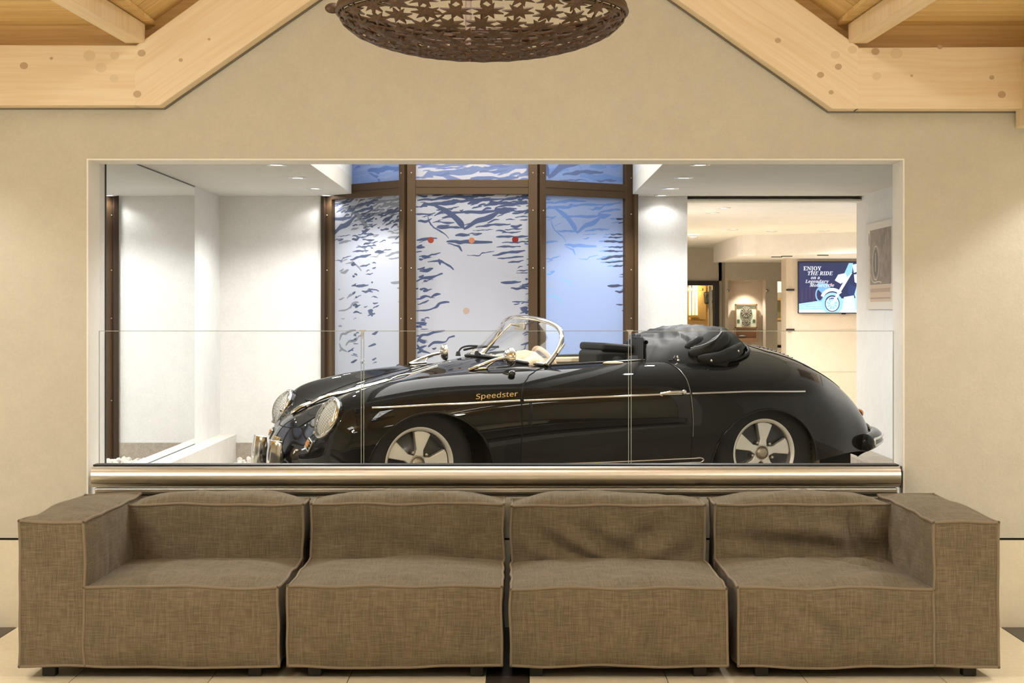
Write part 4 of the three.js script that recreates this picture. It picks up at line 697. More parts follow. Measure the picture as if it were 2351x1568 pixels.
  for (const f of [wing(ARCH[0]), wing(ARCH[1]), cockpit]) {
    const val = vs.map((_, k) => f(pos[k])), edge = new Map(), out = [];
    const cut = (a, b) => {
      const key = a < b ? a * 1e6 + b : b * 1e6 + a; if (edge.has(key)) return edge.get(key);
      let [p, q] = val[a] > 0 ? [vs[a], vs[b]] : [vs[b], vs[a]]; for (let k = 0; k < 22; k++) { const m = [(p[0] + q[0]) / 2, (p[1] + q[1]) / 2]; if (f(surf(...m)) > 0) p = m; else q = m; }
      vs.push(p); pos.push(surf(...p)); edge.set(key, vs.length - 1); return vs.length - 1;
    };
    for (const T of tris) {
      const inn = T.map((k) => val[k] > 0), c = inn.filter(Boolean).length;
      if (c === 3) out.push(T); else if (c === 1) { const k = inn.indexOf(true), [a, b, d] = [T[k], T[(k + 1) % 3], T[(k + 2) % 3]]; out.push([a, cut(a, b), cut(a, d)]); } else if (c === 2) { const k = inn.indexOf(false), [a, b, d] = [T[k], T[(k + 1) % 3], T[(k + 2) % 3]], e = cut(a, b), g = cut(a, d); out.push([e, b, d], [e, d, g]); }
    }
    tris = out;
  }
  {
    const P = [], N = [], I = []; const map = new Map();
    for (const T of tris) for (const k of T) { if (!map.has(k)) { map.set(k, P.length / 3); const n = normalAt(...vs[k]); P.push(pos[k][0], pos[k][1], -pos[k][2]); N.push(n.x, n.y, -n.z); } I.push(map.get(k)); }
    const g = new THREE.BufferGeometry(); g.setAttribute('position', new THREE.Float32BufferAttribute(P, 3)); g.setAttribute('normal', new THREE.Float32BufferAttribute(N, 3)); g.setIndex(I);
    obj('body', g, M.paint, car);
  }
  const patch = (nu, nv, fn, off, flip) => { const P = [], N = [], I = [], w = nv + 1; for (let i = 0; i <= nu; i++) for (let j = 0; j <= nv; j++) { const [s, t] = fn(i / nu, j / nv), p = surf(s, t), n = normalAt(s, t), e = (i === 0 || j === 0 || i === nu || j === nv) ? -0.004 : off; P.push(p[0] + n.x * e, p[1] + n.y * e, -(p[2] + n.z * e)); N.push(n.x, n.y, -n.z); } for (let i = 0; i < nu; i++) for (let j = 0; j < nv; j++) { const a = i * w + j; if (flip) I.push(a, a + w, a + 1, a + 1, a + w, a + w + 1); else I.push(a, a + 1, a + w, a + 1, a + w + 1, a + w); } const g = new THREE.BufferGeometry(); g.setAttribute('position', new THREE.Float32BufferAttribute(P, 3)); g.setAttribute('normal', new THREE.Float32BufferAttribute(N, 3)); g.setIndex(I); return g; };
  const lerpList = (L, t) => { for (let k = 0; k < L.length - 1; k++) if (t <= L[k + 1][0]) { const f = (t - L[k][0]) / (L[k + 1][0] - L[k][0]), s = f * f * (3 - 2 * f) * 0.5 + f * 0.5; return L[k][1] + (L[k + 1][1] - L[k][1]) * s; } return L[L.length - 1][1]; };
  const seamPath = (list, r = 0.0032, mat = M.matte, name = 'panel_gap', n = 80) => obj(name, tube(list, r, n, 6), mat, car);
  // doors
  const gf = [[4, .285], [4.6, .37], [5, .425], [5.5, .475], [6, .497], [7, .495], [7.75, .489]], gr = [[4, -.44], [4.6, -.475], [5, -.495], [5.5, -.512], [6, -.518], [7, -.53], [7.75, -.538]];
  for (const sg of [1, -1]) {
    const door = obj('door', patch(46, 40, (a, b) => { const t = 3.95 + b * 3.75, u0 = lerpList(gr, t), u1 = lerpList(gf, t), u = u1 + (u0 - u1) * a; return [sAt(u, t), sg * t]; }, 0.0012, sg < 0), M.paint, car);
    const path = (L) => { const o = []; for (let k = 0; k <= 30; k++) { const t = 3.95 + k / 30 * 3.75; o.push(on(sAt(lerpList(L, t), t), sg * t, 0.0005)); } return o; };
    seamPath(path(gf)); seamPath(path(gr)); if (sg > 0) obj('edge_chrome', tube(path(gr).slice(0, 26).map((p) => p.clone().add(V(-0.004, 0, 0))), 0.0016, 50, 5), M.satin, car);
    // handle
    const h = (u, v, o) => { const p = side(u, v, o, sg); return p; };
    obj('handle', [tube([h(-.335, .672, .006), h(-.35, .674, .022), h(-.40, .676, .03), h(-.455, .677, .03), h(-.478, .676, .02)], 0.008, 30, 10), new THREE.SphereGeometry(0.015, 16, 12).translate(...h(-.47, .677, .022).toArray()), new THREE.SphereGeometry(0.012, 14, 10).scale(1, 1, 0.6).translate(...h(-.338, .672, .004).toArray())], M.chrome, door);
  }
  // side mouldings, sill mouldings
  for (const sg of [1, -1]) {
    const line = (u0, u1, vf, off = 0.002, n = 40) => { const o = []; for (let k = 0; k <= n; k++) { const u = u0 + (u1 - u0) * k / n; o.push(side(u, vf(u), off, sg)); } return o; };
    const vm = (u) => lerpList([[-1.31, .668], [-.9, .677], [-.41, .673], [0, .664], [.5, .651], [.9, .638], [1.32, .622]], u);
    for (const [a, b] of [[1.313, .506], [.484, -.512], [-.528, -1.306]]) obj('side_moulding', tube(line(a, b, vm), 0.0062, 90, 8), M.chrome, car);
    const loop = [...line(.40, -.60, (u) => .300 + (u < 0 ? -u * 0.012 : 0), .003, 24), side(-.617, .296, .003, sg), ...line(-.60, .40, (u) => .276 + (u < 0 ? -u * 0.012 : 0), .003, 24)];
    obj('sill_moulding', tube(loop, 0.0045, 150, 8), M.chrome, car);
    // rolled lips of the wheel arches
    for (const [uc, vc, rx, ry] of ARCH) { const o = []; for (let k = 0; k <= 44; k++) { const a = Math.PI * k / 44, u = uc + rx * Math.cos(a), v = vc + ry * Math.sin(a); o.push(side(u, v, 0.001, sg)); } obj('arch_lip', tube(o, 0.006, 90, 7), M.paint, car); }
  }
  // bonnet lid, engine lid
  const bonnetT = (s) => lerpList([[3.15, 1.55], [4, 1.95], [5, 2.3], [7, 2.75], [9.2, 3.0]], s);
  obj('bonnet', patch(50, 40, (a, b) => { const k = (b * 2 - 1), s = 3.15 + Math.pow(Math.abs(k), 3) * 0.25 + a * (9.0 - 3.15 - Math.pow(Math.abs(k), 3) * 0.25); return [s, k * bonnetT(s)]; }, 0.0012), M.paint, car);
  { const o = []; for (let k = 0; k <= 30; k++) { const s = 9 - 5.6 * k / 30; o.push(on(s, bonnetT(s), .0004)); } for (let k = 1; k < 24; k++) { const q = 1 - 2 * k / 24; o.push(on(3.15 + Math.pow(Math.abs(q), 3) * 0.25, q * bonnetT(3.2), .0004)); } for (let k = 0; k <= 30; k++) { const s = 3.4 + 5.6 * k / 30; o.push(on(s, -bonnetT(s), .0004)); } seamPath(o, 0.003, M.matte, 'panel_gap', 160); }
  const lidT = (a) => lerpList([[0, 1.9], [.5, 2.3], [1, 1.9]], a), lidS = (a, k) => 15.0 + a * 3.3 + (a < 0.5 ? 1 : -1) * Math.pow(Math.abs(k), 4) * 0.28;
  const lid = obj('engine_lid', patch(40, 34, (a, b) => { const k = b * 2 - 1; return [lidS(a, k), k * lidT(a)]; }, 0.0015), M.paint, car);
  { const o = []; for (let k = 0; k < 24; k++) o.push(on(lidS(0, k / 12 - 1), (k / 12 - 1) * lidT(0), .0006)); for (let k = 0; k < 24; k++) o.push(on(lidS(k / 24, 1), lidT(k / 24), .0006)); for (let k = 0; k < 24; k++) o.push(on(lidS(1, 1 - k / 12), (1 - k / 12) * lidT(1), .0006)); for (let k = 0; k < 24; k++) o.push(on(lidS(1 - k / 24, -1), -lidT(1 - k / 24), .0006)); obj('panel_gap', new THREE.TubeGeometry(new THREE.CatmullRomCurve3(o, true, 'centripetal'), 200, 0.003, 6, true), M.matte, car); }
  obj('lid_grille', [-.11, .11].flatMap((w) => Array.from({ length: 9 }, (_, k) => tube([topP(-1.30 - k * .028, w - .055, .004), topP(-1.30 - k * .028, w + .055, .004)], 0.004, 6, 6))), M.chrome, lid);
  // bonnet handle: twin chrome bars along the centre
  {
    const bar = (w0, w1, u0, u1, off) => { const o = []; for (let k = 0; k <= 24; k++) { const f = k / 24, u = u0 + (u1 - u0) * f; const p = topP(u, w0 + (w1 - w0) * f, off + 0.010 * Math.sin(Math.PI * Math.min(1, f * 2.2))); o.push(p); } return o; };
    obj('bonnet_handle', [tube([...bar(0.016, 0.016, 1.50, 1.02, 0.006)], 0.009, 60, 8), tube([...bar(-0.016, -0.016, 1.50, 1.02, 0.006)], 0.009, 60, 8), tube([topP(1.47, 0.016, .012), topP(1.53, 0.012, .016), topP(1.575, 0, .012), topP(1.53, -0.012, .016), topP(1.47, -0.016, .012)], 0.011, 40, 8), tube(bar(0, 0, 1.02, .72, 0.002), 0.005, 40, 8)], M.chrome, car);
  }
  // --- wheels
  const spokeShape = [[-0.022, 0.045], [-0.016, 0.075], [-0.030, 0.12], [-0.043, 0.163], [-0.030, 0.170], [0, 0.173], [0.030, 0.170], [0.043, 0.163], [0.030, 0.12], [0.016, 0.075], [0.022, 0.045]];
  const tyreG = lathe([[0.195, -0.065], [0.225, -0.078], [0.27, -0.084], [0.300, -0.074], [0.313, -0.058], [0.3155, -0.03], [0.316, 0], [0.3155, 0.03], [0.313, 0.058], [0.300, 0.074], [0.27, 0.084], [0.225, 0.078], [0.195, 0.065]], 96).rotateX(Math.PI / 2);
  const treadG = mergeAll(Array.from({ length: 70 }, (_, k) => new THREE.BoxGeometry(0.006, 0.004, 0.13).translate(0, 0.3165, 0).rotateZ(k / 70 * Math.PI * 2)));
  const rimG = lathe([[0.155, -0.06], [0.188, -0.055], [0.186, 0.02], [0.179, 0.050], [0.182, 0.060], [0.192, 0.065], [0.204, 0.068], [0.209, 0.064], [0.209, 0.05]], 96).rotateX(Math.PI / 2);
  const discG = lathe([[0, 0.0], [0.06, 0.0], [0.1, -0.012], [0.16, -0.02], [0.186, -0.01]], 64).rotateX(Math.PI / 2);
  const spokeG = extrude(spokeShape, 0.026, 0.005);
  const capG = lathe([[0, 0.012], [0.02, 0.0115], [0.028, 0.008], [0.031, 0.002], [0.038, 0.0], [0.038, -0.02]], 48).rotateX(Math.PI / 2);
  const nutG = mergeAll([new THREE.CylinderGeometry(0.0095, 0.011, 0.03, 6).rotateX(Math.PI / 2), new THREE.SphereGeometry(0.0095, 12, 8).translate(0, 0, 0.014)]);
  const wheelLabels = { f1: 'front wheel with bright five-spoke alloy rim', r1: 'rear wheel with bright five-spoke alloy rim' };
  for (const [u, w, turn, spin] of [[1.05, .645, 0.10, -0.17], [-1.05, .625, 0, -0.11], [1.05, -.645, 0.10, 0.5], [-1.05, -.625, 0, 0.9]]) {
    const wl = new THREE.Group(); wl.name = 'wheel'; wl.position.copy(at(u, .315, w)); wl.rotation.y = (w > 0 ? Math.PI : 0) + turn; car.add(wl);   // own z points outward
    obj('tyre', [tyreG, treadG], M.rubber, wl); obj('rim', rimG, M.alloy, wl); obj('wheel_disc', discG.clone().translate(0, 0, 0.02), M.gloss, wl);
    for (let k = 0; k < 5; k++) { obj('spoke', spokeG.clone().translate(0, 0, 0.012).rotateZ(spin - k * Math.PI * 0.4), M.alloy, wl); const a = spin + Math.PI / 2 - (k + 0.5) * Math.PI * 0.4; obj('lug_nut', nutG.clone().translate(0.068 * Math.cos(a), 0.068 * Math.sin(a), 0.036), M.satin, wl); }
    obj('hub', [new THREE.CylinderGeometry(0.05, 0.052, 0.03, 40).rotateX(Math.PI / 2).translate(0, 0, 0.026)], M.satin, wl);
    obj('hub_cap', capG.clone().translate(0, 0, 0.046), std({ color: rgb(0.42, 0.37, 0.28), metalness: 0.9, roughness: 0.4 }), wl);
  }
  // dark wells and underside
  obj('underbody', [box(-1.75, 1.40, .20, .30, -.48, .48), box(-1.45, 1.42, .28, .62, -.47, .47), box(-.62, .58, .16, .26, -.72, .72)], M.matte, car);
  for (const sg of [1, -1]) obj('wheel_liner', [box(.60, 1.40, .60, .62, -sg * .45, -sg * .72), box(-1.40, -.64, .59, .61, -sg * .45, -sg * .70), box(.585, .60, .18, .6, -sg * .45, -sg * .73), box(-.645, -.63, .2, .6, -sg * .45, -sg * .73), box(-1.43, -1.415, .28, .6, -sg * .45, -sg * .66), box(1.385, 1.40, .2, .6, -sg * .45, -sg * .66)], M.matte, car);
  obj('mud_flap', rbox(0.02, 0.15, 0.16, 0.006).translate(...A3(-1.415, .30, .60)), std({ color: rgb(0.24, 0.20, 0.12), roughness: 0.8 }), car);
  // --- headlamps with wire stone guards
  for (const sg of [1, -1]) {
    const hl = new THREE.Group(); hl.name = 'headlamp'; hl.position.copy(at(1.512, .562, sg * .555)); car.add(hl);
    const q = new THREE.Quaternion().setFromUnitVectors(V(0, 0, 1), at(.90, .40, sg * .10).normalize()); hl.quaternion.copy(q);
    obj('bucket', lathe([[.090, -.17], [.112, -.10], [.118, -.04], [.119, -.01], [.115, 0]], 48).rotateX(Math.PI / 2), M.paint, hl);
    obj('ring', lathe([[.104, .012], [.112, .016], [.119, .010], [.121, 0], [.118, -.008]], 64).rotateX(Math.PI / 2), M.chrome, hl);
    obj('lens', lathe([[0, .028], [.03, .0265], [.06, .022], [.085, .015], [.105, .006]], 48).rotateX(Math.PI / 2), M.lens, hl);
    const dome = (x, y) => 0.050 * (1 - (x * x + y * y) / (.112 * .112)) + 0.010, wires = [];
    for (let k = -8; k <= 8; k++) { const c = k / 8.6 * .108, L = Math.sqrt(.1085 * .1085 - c * c); for (const dir of [0, 1]) { const o = []; for (let m = 0; m <= 12; m++) { const e = -L + 2 * L * m / 12; o.push(dir ? V(e, c, dome(e, c)) : V(c, e, dome(c, e))); } wires.push(tube(o, 0.0011, 14, 4)); } }
    obj('stone_guard', wires, M.wire, hl);
    obj('guard_clip', [[0, .108], [0, -.108], [.105, .02], [-.105, .02]].map(([x, y]) => rbox(.016, .016, .02, .004).translate(x, y, .018)), M.chrome, hl);
  }
  // --- nose: horn grilles with shell emblems, lettering, bumper guards, plate
  for (const sg of [1, -1]) {
    const p = on(2.35, sg * 3.55, .004), n3 = normalAt(2.35, sg * 3.55), n = at(n3.x, n3.y, n3.z), gr2 = new THREE.Group(); gr2.name = 'horn_grille'; gr2.position.copy(p); gr2.quaternion.setFromUnitVectors(V(0, 0, 1), n); gr2.scale.setScalar(.8); car.add(gr2);
    obj('grille_frame', [rbox(.085, .008, .012, .003).translate(0, .033, 0), rbox(.085, .008, .012, .003).translate(0, -.033, 0), rbox(.008, .07, .012, .003).translate(.04, 0, 0), rbox(.008, .07, .012, .003).translate(-.04, 0, 0), rbox(.006, .07, .012, .002).translate(0, 0, 0), rbox(.085, .006, .012, .002).translate(0, 0.011, 0), rbox(.085, .006, .012, .002).translate(0, -0.011, 0)], M.satin, gr2);
    obj('grille_void', box(-.04, .04, -.033, .033, -.004, .002), M.matte, gr2);
    obj('shell_emblem', [...Array.from({ length: 7 }, (_, k) => rod([0, -.022, .012], [.026 * Math.sin((k - 3) * .36), -.022 + .05 * Math.cos((k - 3) * .36), .016], .003, .005, 8)), new THREE.SphereGeometry(.022, 16, 10).scale(1, .9, .25).translate(0, .004, .012)], std({ color: rgb(0.75, 0.36, 0.14), roughness: 0.4 }), gr2);
    const wz = sg * .21;
    obj('bumper_guard', toCreasedNormals(extrude([[1.67, .17], [1.735, .17], [1.760, .26], [1.755, .35], [1.745, .415], [1.700, .408], [1.692, .30]], .05, .012), 0.7).translate(0, 0, -wz - .025), M.chrome, car);
  }
  { const o = []; for (let k = 0; k <= 30; k++) { const w = -.66 + 1.32 * k / 30; o.push(at(1.735 - .34 * w * w - .10 * Math.pow(Math.abs(w) / .66, 6), .245, w)); } obj('front_bumper', new THREE.TubeGeometry(new THREE.CatmullRomCurve3(o), 60, .034, 14), M.gloss, car); }
  obj('tow_knob', new THREE.SphereGeometry(.032, 20, 14).translate(...A3(1.69, .335, .12)), M.gloss, car);
  const letter = (str, size, wide, place, parent, name) => {
    const g = new TextGeometry(str, { font: fontSans, size, depth: .003, curveSegments: 4, bevelEnabled: false }); g.computeBoundingBox(); const bb = g.boundingBox, k = wide / (bb.max.x - bb.min.x), p = g.attributes.position;
    for (let i = 0; i < p.count; i++) { const q = place((p.getX(i) - bb.min.x) * k, p.getY(i), p.getZ(i)); p.setXYZ(i, q.x, q.y, q.z); } g.computeVertexNormals(); return obj(name, g, M.gold, parent);
  };
  letter('Speedster', .026, .235, (x, y, z) => side(.752 - x - y * .25, .662 + x * .055 + y, .002 + z), car, 'fender_lettering');
  letter('PORSCHE', .022, .17, (x, y, z) => { const p = on(2.55 - y * 9, 0.55 - x / .17 * 1.1 , .003 + z); return p; }, car, 'nose_lettering');
  // --- tail: bumper, lamps
  { const mid = []; for (let k = 0; k <= 40; k++) { const w = -.545 + 1.09 * k / 40, e = Math.pow(Math.abs(w) / .545, 2.4); mid.push(at(-2.085 + .27 * e, .365 - .02 * e, w)); }
    const bc = new THREE.CatmullRomCurve3(mid), g = new THREE.TubeGeometry(bc, 80, .054, 18);
    const b = obj('rear_bumper', [g, ...[mid[0], mid[40]].map((p) => new THREE.SphereGeometry(.054, 24, 16).translate(...p.toArray()))], M.paint, car);
    const off = (k, a) => { const p = bc.getPoint(k), tn = bc.getTangent(k), o = V(0, 1, 0).cross(tn).normalize(); if (o.x > 0) o.negate(); return p.add(o.multiplyScalar(.056 * Math.cos(a))).add(V(0, .056 * Math.sin(a), 0)); };
    const up = Array.from({ length: 36 }, (_, k) => off(.01 + .98 * k / 35, .34)), lo = Array.from({ length: 36 }, (_, k) => off(.99 - .98 * k / 35, -.34)); obj('bumper_trim', new THREE.TubeGeometry(new THREE.CatmullRomCurve3([...up, ...lo], true, 'centripetal'), 220, .0075, 8, true), M.alloy, b);
    for (const w of [.2, -.2]) obj('bumper_bracket', rod(A3(-1.93, .36, w), A3(-2.08, .365, w), .02), M.matte, b); }
  for (const sg of [1, -1]) {
    obj('tail_lamp', lathe([[0, .022], [.014, .019], [.025, .008], [.027, 0]], 32).rotateZ(Math.PI / 2).rotateZ(-.5).translate(...on(19.35, sg * 2.2, 0).toArray()), std({ color: rgb(.75, .25, .03), roughness: .25 }), car);
    obj('reverse_lamp', lathe([[0, .03], [.016, .028], [.026, .01], [.03, 0]], 32).rotateZ(Math.PI / 2).translate(...on(20.1, sg * 2.4, 0).toArray()), M.gloss, car);
  }
  // --- windscreen
  const half = [[.62, .275, .832], [.605, .235, .875], [.585, .19, .93], [.555, .158, .985], [.50, .15, 1.035], [.42, .163, 1.066], [.30, .185, 1.088], [.15, .203, 1.100], [0, .21, 1.104]];
  const frame = [...half.map(([w, u, v]) => at(u, v, w)), ...half.slice(0, -1).reverse().map(([w, u, v]) => at(u, v, -w))];
  const fc = new THREE.CatmullRomCurve3(frame, false, 'centripetal'), baseU = (w) => .485 - .54 * w * w;
  const ws = new THREE.Group(); ws.name = 'windscreen'; car.add(ws);
  { // flat-sided frame that broadens into the posts
    const n = 110, g = grid(n, 10, (a, b) => { const p = fc.getPoint(a), tn = fc.getTangent(a), out = V(0.1, .9, -Math.sign(p.z || 1) * -0.5).cross(tn).normalize(), up = tn.clone().cross(out).normalize(), e = Math.min(a, 1 - a), rw = .013 + .014 * Math.exp(-e * 14), an = b * Math.PI * 2; const q = p.add(out.multiplyScalar(Math.cos(an) * .014)).add(up.multiplyScalar(Math.sin(an) * rw)); return [q.x, q.y, q.z]; }); obj('frame', g, M.chrome, ws); }
  { const o = []; for (let k = 0; k <= 40; k++) { const w = -.62 + 1.24 * k / 40; const u = baseU(w), p = topP(Math.max(u, .20), w * .985, .012); o.push(p); } obj('base_strip', tube(o, .009, 80, 8), M.chrome, ws); obj('gasket', tube(o.map((p) => p.clone().add(V(.014, -.006, 0))), .006, 80, 8), M.rubber, ws); }
  obj('glass', grid(60, 14, (a, b) => { const p = fc.getPoint(0.02 + 0.96 * a), w = -.61 + 1.22 * a, q = topP(Math.max(baseU(-w), .22), -w * .98, .015); const x = q.x + (p.x - q.x) * b, y = q.y + (p.y - q.y) * b, z = q.z + (p.z - q.z) * b; return [x, y, z]; }), M.glass, ws);
  obj('mirror_rod', rod(A3(.45, .885, 0), A3(.262, 1.065, 0), .0045), M.creamTrim, ws);
  obj('rear_mirror', [rbox(.02, .045, .16, .01).rotateZ(.2).translate(...A3(.205, 1.05, 0)), rod(A3(.262, 1.06, 0), A3(.21, 1.052, 0), .006)], M.satin, ws);
  obj('wing_screw', rod(A3(.205, .90, .612), A3(.16, .955, .60), .006), M.satin, ws);
  // wipers
  for (const [w0, e, tip, b0] of [[-.25, [.455, .928, -.25], [.345, .926, -.14], [.46, .905, -.30]], [.10, [.425, .896, .10], [.355, .904, .20], [.40, .885, .06]]]) {
    const wp = new THREE.Group(); wp.name = 'wiper'; car.add(wp); const pv = topP(.51, w0, .012);
    obj('pivot', lathe([[0, .03], [.011, .026], [.016, 0]], 16).translate(...pv.toArray()), M.rubber, wp);
    obj('arm', tube([pv.clone().add(V(0, .02, 0)), at((e[0] + .51) / 2 + .01, e[1] - .012, e[2]), at(...e), at(...tip)], .0055, 30, 8), M.rubber, wp);
    obj('blade', tube([at(...b0), at((b0[0] + tip[0]) / 2, (b0[1] + tip[1]) / 2 + .006, (b0[2] + tip[2]) / 2), at(tip[0] - .03, tip[1] + .0, tip[2] + .06)], .007, 30, 6), M.rubber, wp);
  }
  // door mirrors
  for (const sg of [1, -1]) {
    const m = new THREE.Group(); m.name = 'door_mirror'; car.add(m); const w = sg * .60, b = topP(.70, w * .97, 0);
    obj('stalk', [tube([b.clone().add(V(.02, .004, 0)), at(.66, .838, w), at(.58, .866, w), at(.50, .882, w)], .010, 30, 10), tube([topP(.62, w * .97, .004), at(.60, .848, w), at(.565, .866, w)], .007, 20, 8), tube([topP(.71, w * .97, .004), topP(.66, w * .97, .006), topP(.61, w * .97, .006)], .008, 20, 8)], M.chrome, m);
    obj('head', lathe([[0, .045], [.014, .044], [.034, .034], [.050, .014], [.054, 0], [.050, -.006], [0, -.008]], 40).rotateZ(-Math.PI / 2).rotateY(.12 * sg).translate(...A3(.478, .884, w)), M.chrome, m);
  }
  obj('fender_knob', new THREE.SphereGeometry(.02, 20, 14).translate(...side(.515, .785, .012).toArray()), M.gloss, car);
  obj('door_pad', new THREE.SphereGeometry(.06, 24, 12).scale(1.05, .18, .4).translate(...A3(-.127, .845, .625)), M.creamTrim, car);
  // --- cockpit
  { const ring = []; const push = (u, w) => { const p = topP(u, w, .002); ring.push(p); };
    for (let k = 0; k <= 20; k++) push(.27 - .91 * k / 20, .60); for (let k = 1; k < 20; k++) push(-.64, .60 - 1.2 * k / 20); for (let k = 0; k <= 20; k++) push(-.64 + .91 * k / 20, -.60); for (let k = 1; k < 20; k++) { const w = -.60 + 1.2 * k / 20; push(.47 - .52 * w * w, w); }
    obj('cockpit_edge', new THREE.TubeGeometry(new THREE.CatmullRomCurve3(ring, true), 240, .008, 8, true), M.gloss, car);
    const nrm = ring.length; obj('cockpit_lining', grid(nrm, 4, (a, b) => { const p = ring[Math.round(a * nrm) % nrm]; return [p.x, p.y + (.30 - p.y) * b, p.z * (1 - .04 * b)]; }), M.creamTrim, car);
    obj('cockpit_floor', box(-.66, .5, .28, .31, -.6, .6), M.matte, car); }
  obj('dashboard', [rbox(.10, .16, 1.14, .045, 4).translate(...A3(.30, .80, 0)), lathe([[0, .19], [.08, .17], [.14, .11], [.16, 0]], 32).scale(.75, .62, 1).rotateX(0).scale(1, 1, 1.0).translate(...A3(.30, .80, .33))], M.creamTrim, car);
  { const sw = new THREE.Group(); sw.name = 'steering_wheel'; sw.position.copy(at(.14, .76, .33)); sw.rotation.z = -.45; car.add(sw); obj('wheel_ring', new THREE.TorusGeometry(.185, .013, 12, 60).rotateY(Math.PI / 2), std({ color: rgb(.55, .38, .25), roughness: .45 }), sw); obj('column', rod([0, 0, 0], [.3, 0, 0], .02), M.gloss, sw); for (const a of [0.4, 2.74, 4.71]) obj('wheel_spoke', rod([0, 0, 0], [0, .18 * Math.sin(a), .18 * Math.cos(a)], .007), M.chrome, sw); obj('wheel_hub', lathe([[0, .02], [.04, .012], [.05, 0]], 30).rotateZ(Math.PI / 2), M.creamTrim, sw); }
  for (const w of [.32, -.32]) { const st = new THREE.Group(); st.name = 'seat'; car.add(st); obj('cushion', rbox(.48, .14, .46, .05, 4).translate(...A3(-.12, .40, w)), M.leather, st); obj('backrest', rbox(.11, .52, .46, .05, 4).rotateZ(.25).translate(...A3(-.42, .62, w)), M.leather, st); }
  obj('door_top_pad', rbox(.22, .035, .05, .01).translate(...A3(-.35, .83, -.585)), M.creamTrim, car);
  obj('stowed_cushion', [rbox(.20, .10, .34, .03, 3).translate(...A3(-.44, .85, -.28)), rbox(.30, .05, .40, .02, 3).rotateZ(.08).translate(...A3(-.52, .91, -.30))], M.leather, car);
  // --- folded soft top under its black cover
  {
    const top = new THREE.Group(); top.name = 'folded_top'; car.add(top);
    const prof = [[0, .985], [.1, .992], [.2, 1.0], [.32, 1.026], [.5, 1.045], [.68, 1.05], [.8, 1.04], [.88, 1.012], [.95, .965], [1, .93]];
    const uFront = (w) => w < 0 ? -.545 + .30 * w : -.545 + .35 * w;
    const cover = grid(100, 90, (a, b) => {
      const k = b * 2 - 1, w = Math.sign(k) * .65 * Math.pow(Math.abs(k), .8), uf = uFront(w), ub = -1.19 + .36 * k * k, u = uf + (ub - uf) * Math.max(0, (a - .05) / .95);
      const base = u > -.64 ? .81 : topP(u, Math.max(.01, Math.abs(w) * .97), 0).y - .014, ridge = lerpList(prof, a);
      const fall = Math.pow(Math.max(0, 1 - Math.pow(Math.abs(k), 3.4)), .7), rise = Math.min(1, a / .06);
      const ridge1 = 1 - 2 * Math.abs(noise(u * 5 + w * 3.5, w * 2.2 - u, 3)), ridge2 = 1 - 2 * Math.abs(noise(u * 11 - w * 5, w * 5, 8));
      const ripple = (.022 * (ridge1 - .6) + .010 * (ridge2 - .6) + .014 * noise(u * 6, w * 5, 2)) * fall * rise * (1 - a * .5);
      return [u + .008 * noise(w * 14, rise * 3, 1) * (1 - rise), base + (ridge - base) * fall * rise + ripple, -w];
    });
    obj('cover', cover, M.leather, top);
    obj('front_roll', tube([-.25, -.1, .1, .3, .45, .55].map((w) => A3(uFront(w) - .012, .975 - .25 * Math.pow(Math.max(0, w - .3), 2), w)), .012, 60, 10), M.leather, top);
    obj('front_drop', grid(30, 16, (a, b) => { const w = .15 + .46 * a, y = .985 - (.985 - .82) * b; return [uFront(w) + .012 + .010 * Math.sin(a * 22) * b, y, -w]; }), M.leather, top);
    const flap = (pts, r) => grid(60, 24, (a, b) => { const c = new THREE.CatmullRomCurve3(pts.map((p) => at(p[0], p[1], p[2])), false, 'centripetal'), p = c.getPoint(a), tn = c.getTangent(a), s = V(0, 0, -1).cross(tn).normalize(), o = tn.clone().cross(s).normalize(), an = b * Math.PI * 2, rr = r(a) * (1 + .12 * noise(a * 5, Math.cos(an) * 1.5, Math.sin(an) * 1.5 + r(0.5) * 40)); const q = p.add(s.multiplyScalar(Math.cos(an) * rr)).add(o.multiplyScalar(Math.sin(an) * rr * .55)); return [q.x, q.y, q.z]; });
    const lens = (m) => (a) => .012 + m * Math.pow(Math.sin(Math.PI * Math.min(1, Math.max(0, a))), .6);
    obj('fold', flap([[-.60, .895, .62], [-.68, .905, .63], [-.78, .935, .60], [-.87, .985, .54], [-.90, 1.03, .46]], lens(.034)), M.leather, top);
    obj('fold', flap([[-.60, .925, .58], [-.66, .945, .57], [-.72, .958, .54], [-.76, .965, .50]], lens(.026)), M.leather, top);
    obj('fold', flap([[-.64, .868, .655], [-.74, .865, .655], [-.86, .885, .62], [-.96, .915, .55], [-1.02, .94, .46]], lens(.028)), M.leather, top);
    obj('fold_edge', tube([A3(-.595, .925, .655), A3(-.68, .945, .655), A3(-.77, .975, .62), A3(-.85, 1.02, .55)], .004, 40, 6), std({ color: rgb(.12, .12, .11), roughness: .6 }), top);
    for (const [u, v, w] of [[-.72, .853, .672], [-.93, .905, .60]]) obj('snap', new THREE.SphereGeometry(.008, 12, 8).translate(...A3(u, v, w)), M.satin, top);
    obj('seam', tube([A3(-.50, .865, .632), A3(-.56, .93, .56), A3(-.64, 1.0, .42), A3(-.70, 1.035, .22)], .004, 40, 6), std({ color: rgb(.06, .06, .055), roughness: .6 }), top);
    obj('peg', lathe([[0, .03], [.006, .028], [.008, .012], [.016, .006], [.018, 0]], 16).translate(...topP(-.53, .62, .002).toArray()), M.satin, top);
    obj('hem', tube([topP(-.47, .625, .004), topP(-.60, .622, .006), topP(-.76, .612, .008), topP(-.9, .575, .010), topP(-1.0, .51, .010), topP(-1.1, .40, .010), topP(-1.16, .2, .010), topP(-1.18, 0.01, .010)], .010, 70, 8), M.leather, top);
  }
}

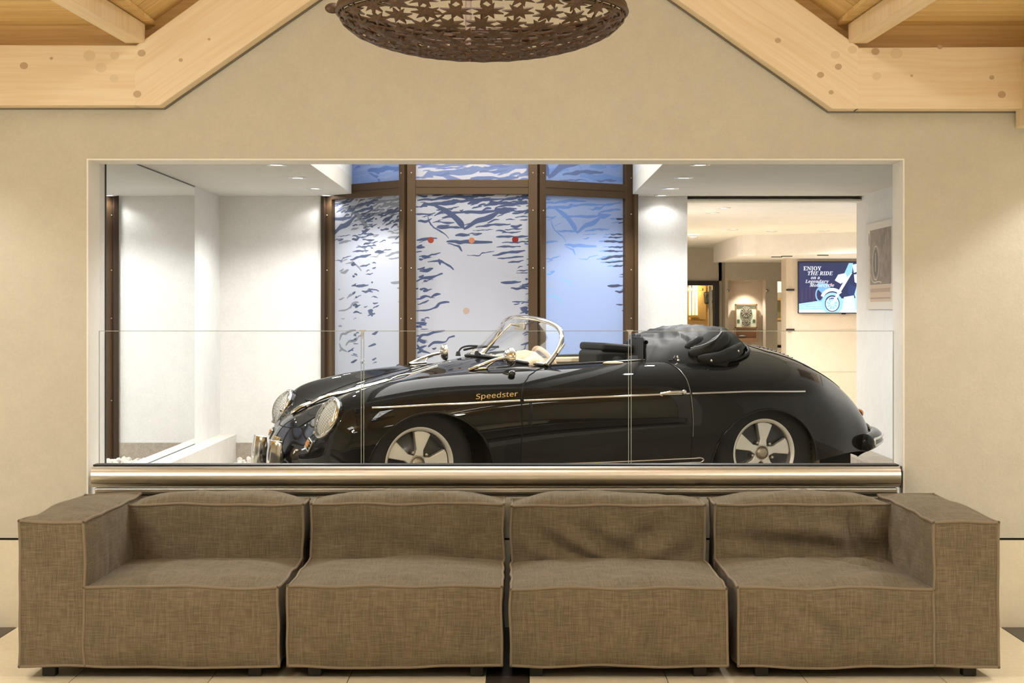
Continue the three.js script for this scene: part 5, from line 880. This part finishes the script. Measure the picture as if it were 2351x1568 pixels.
scene.traverse((o) => { if (o.isMesh) o.castShadow = o.receiveShadow = true; if (o.isLight && o.shadow) o.castShadow = true; });
renderer.render(scene, camera);
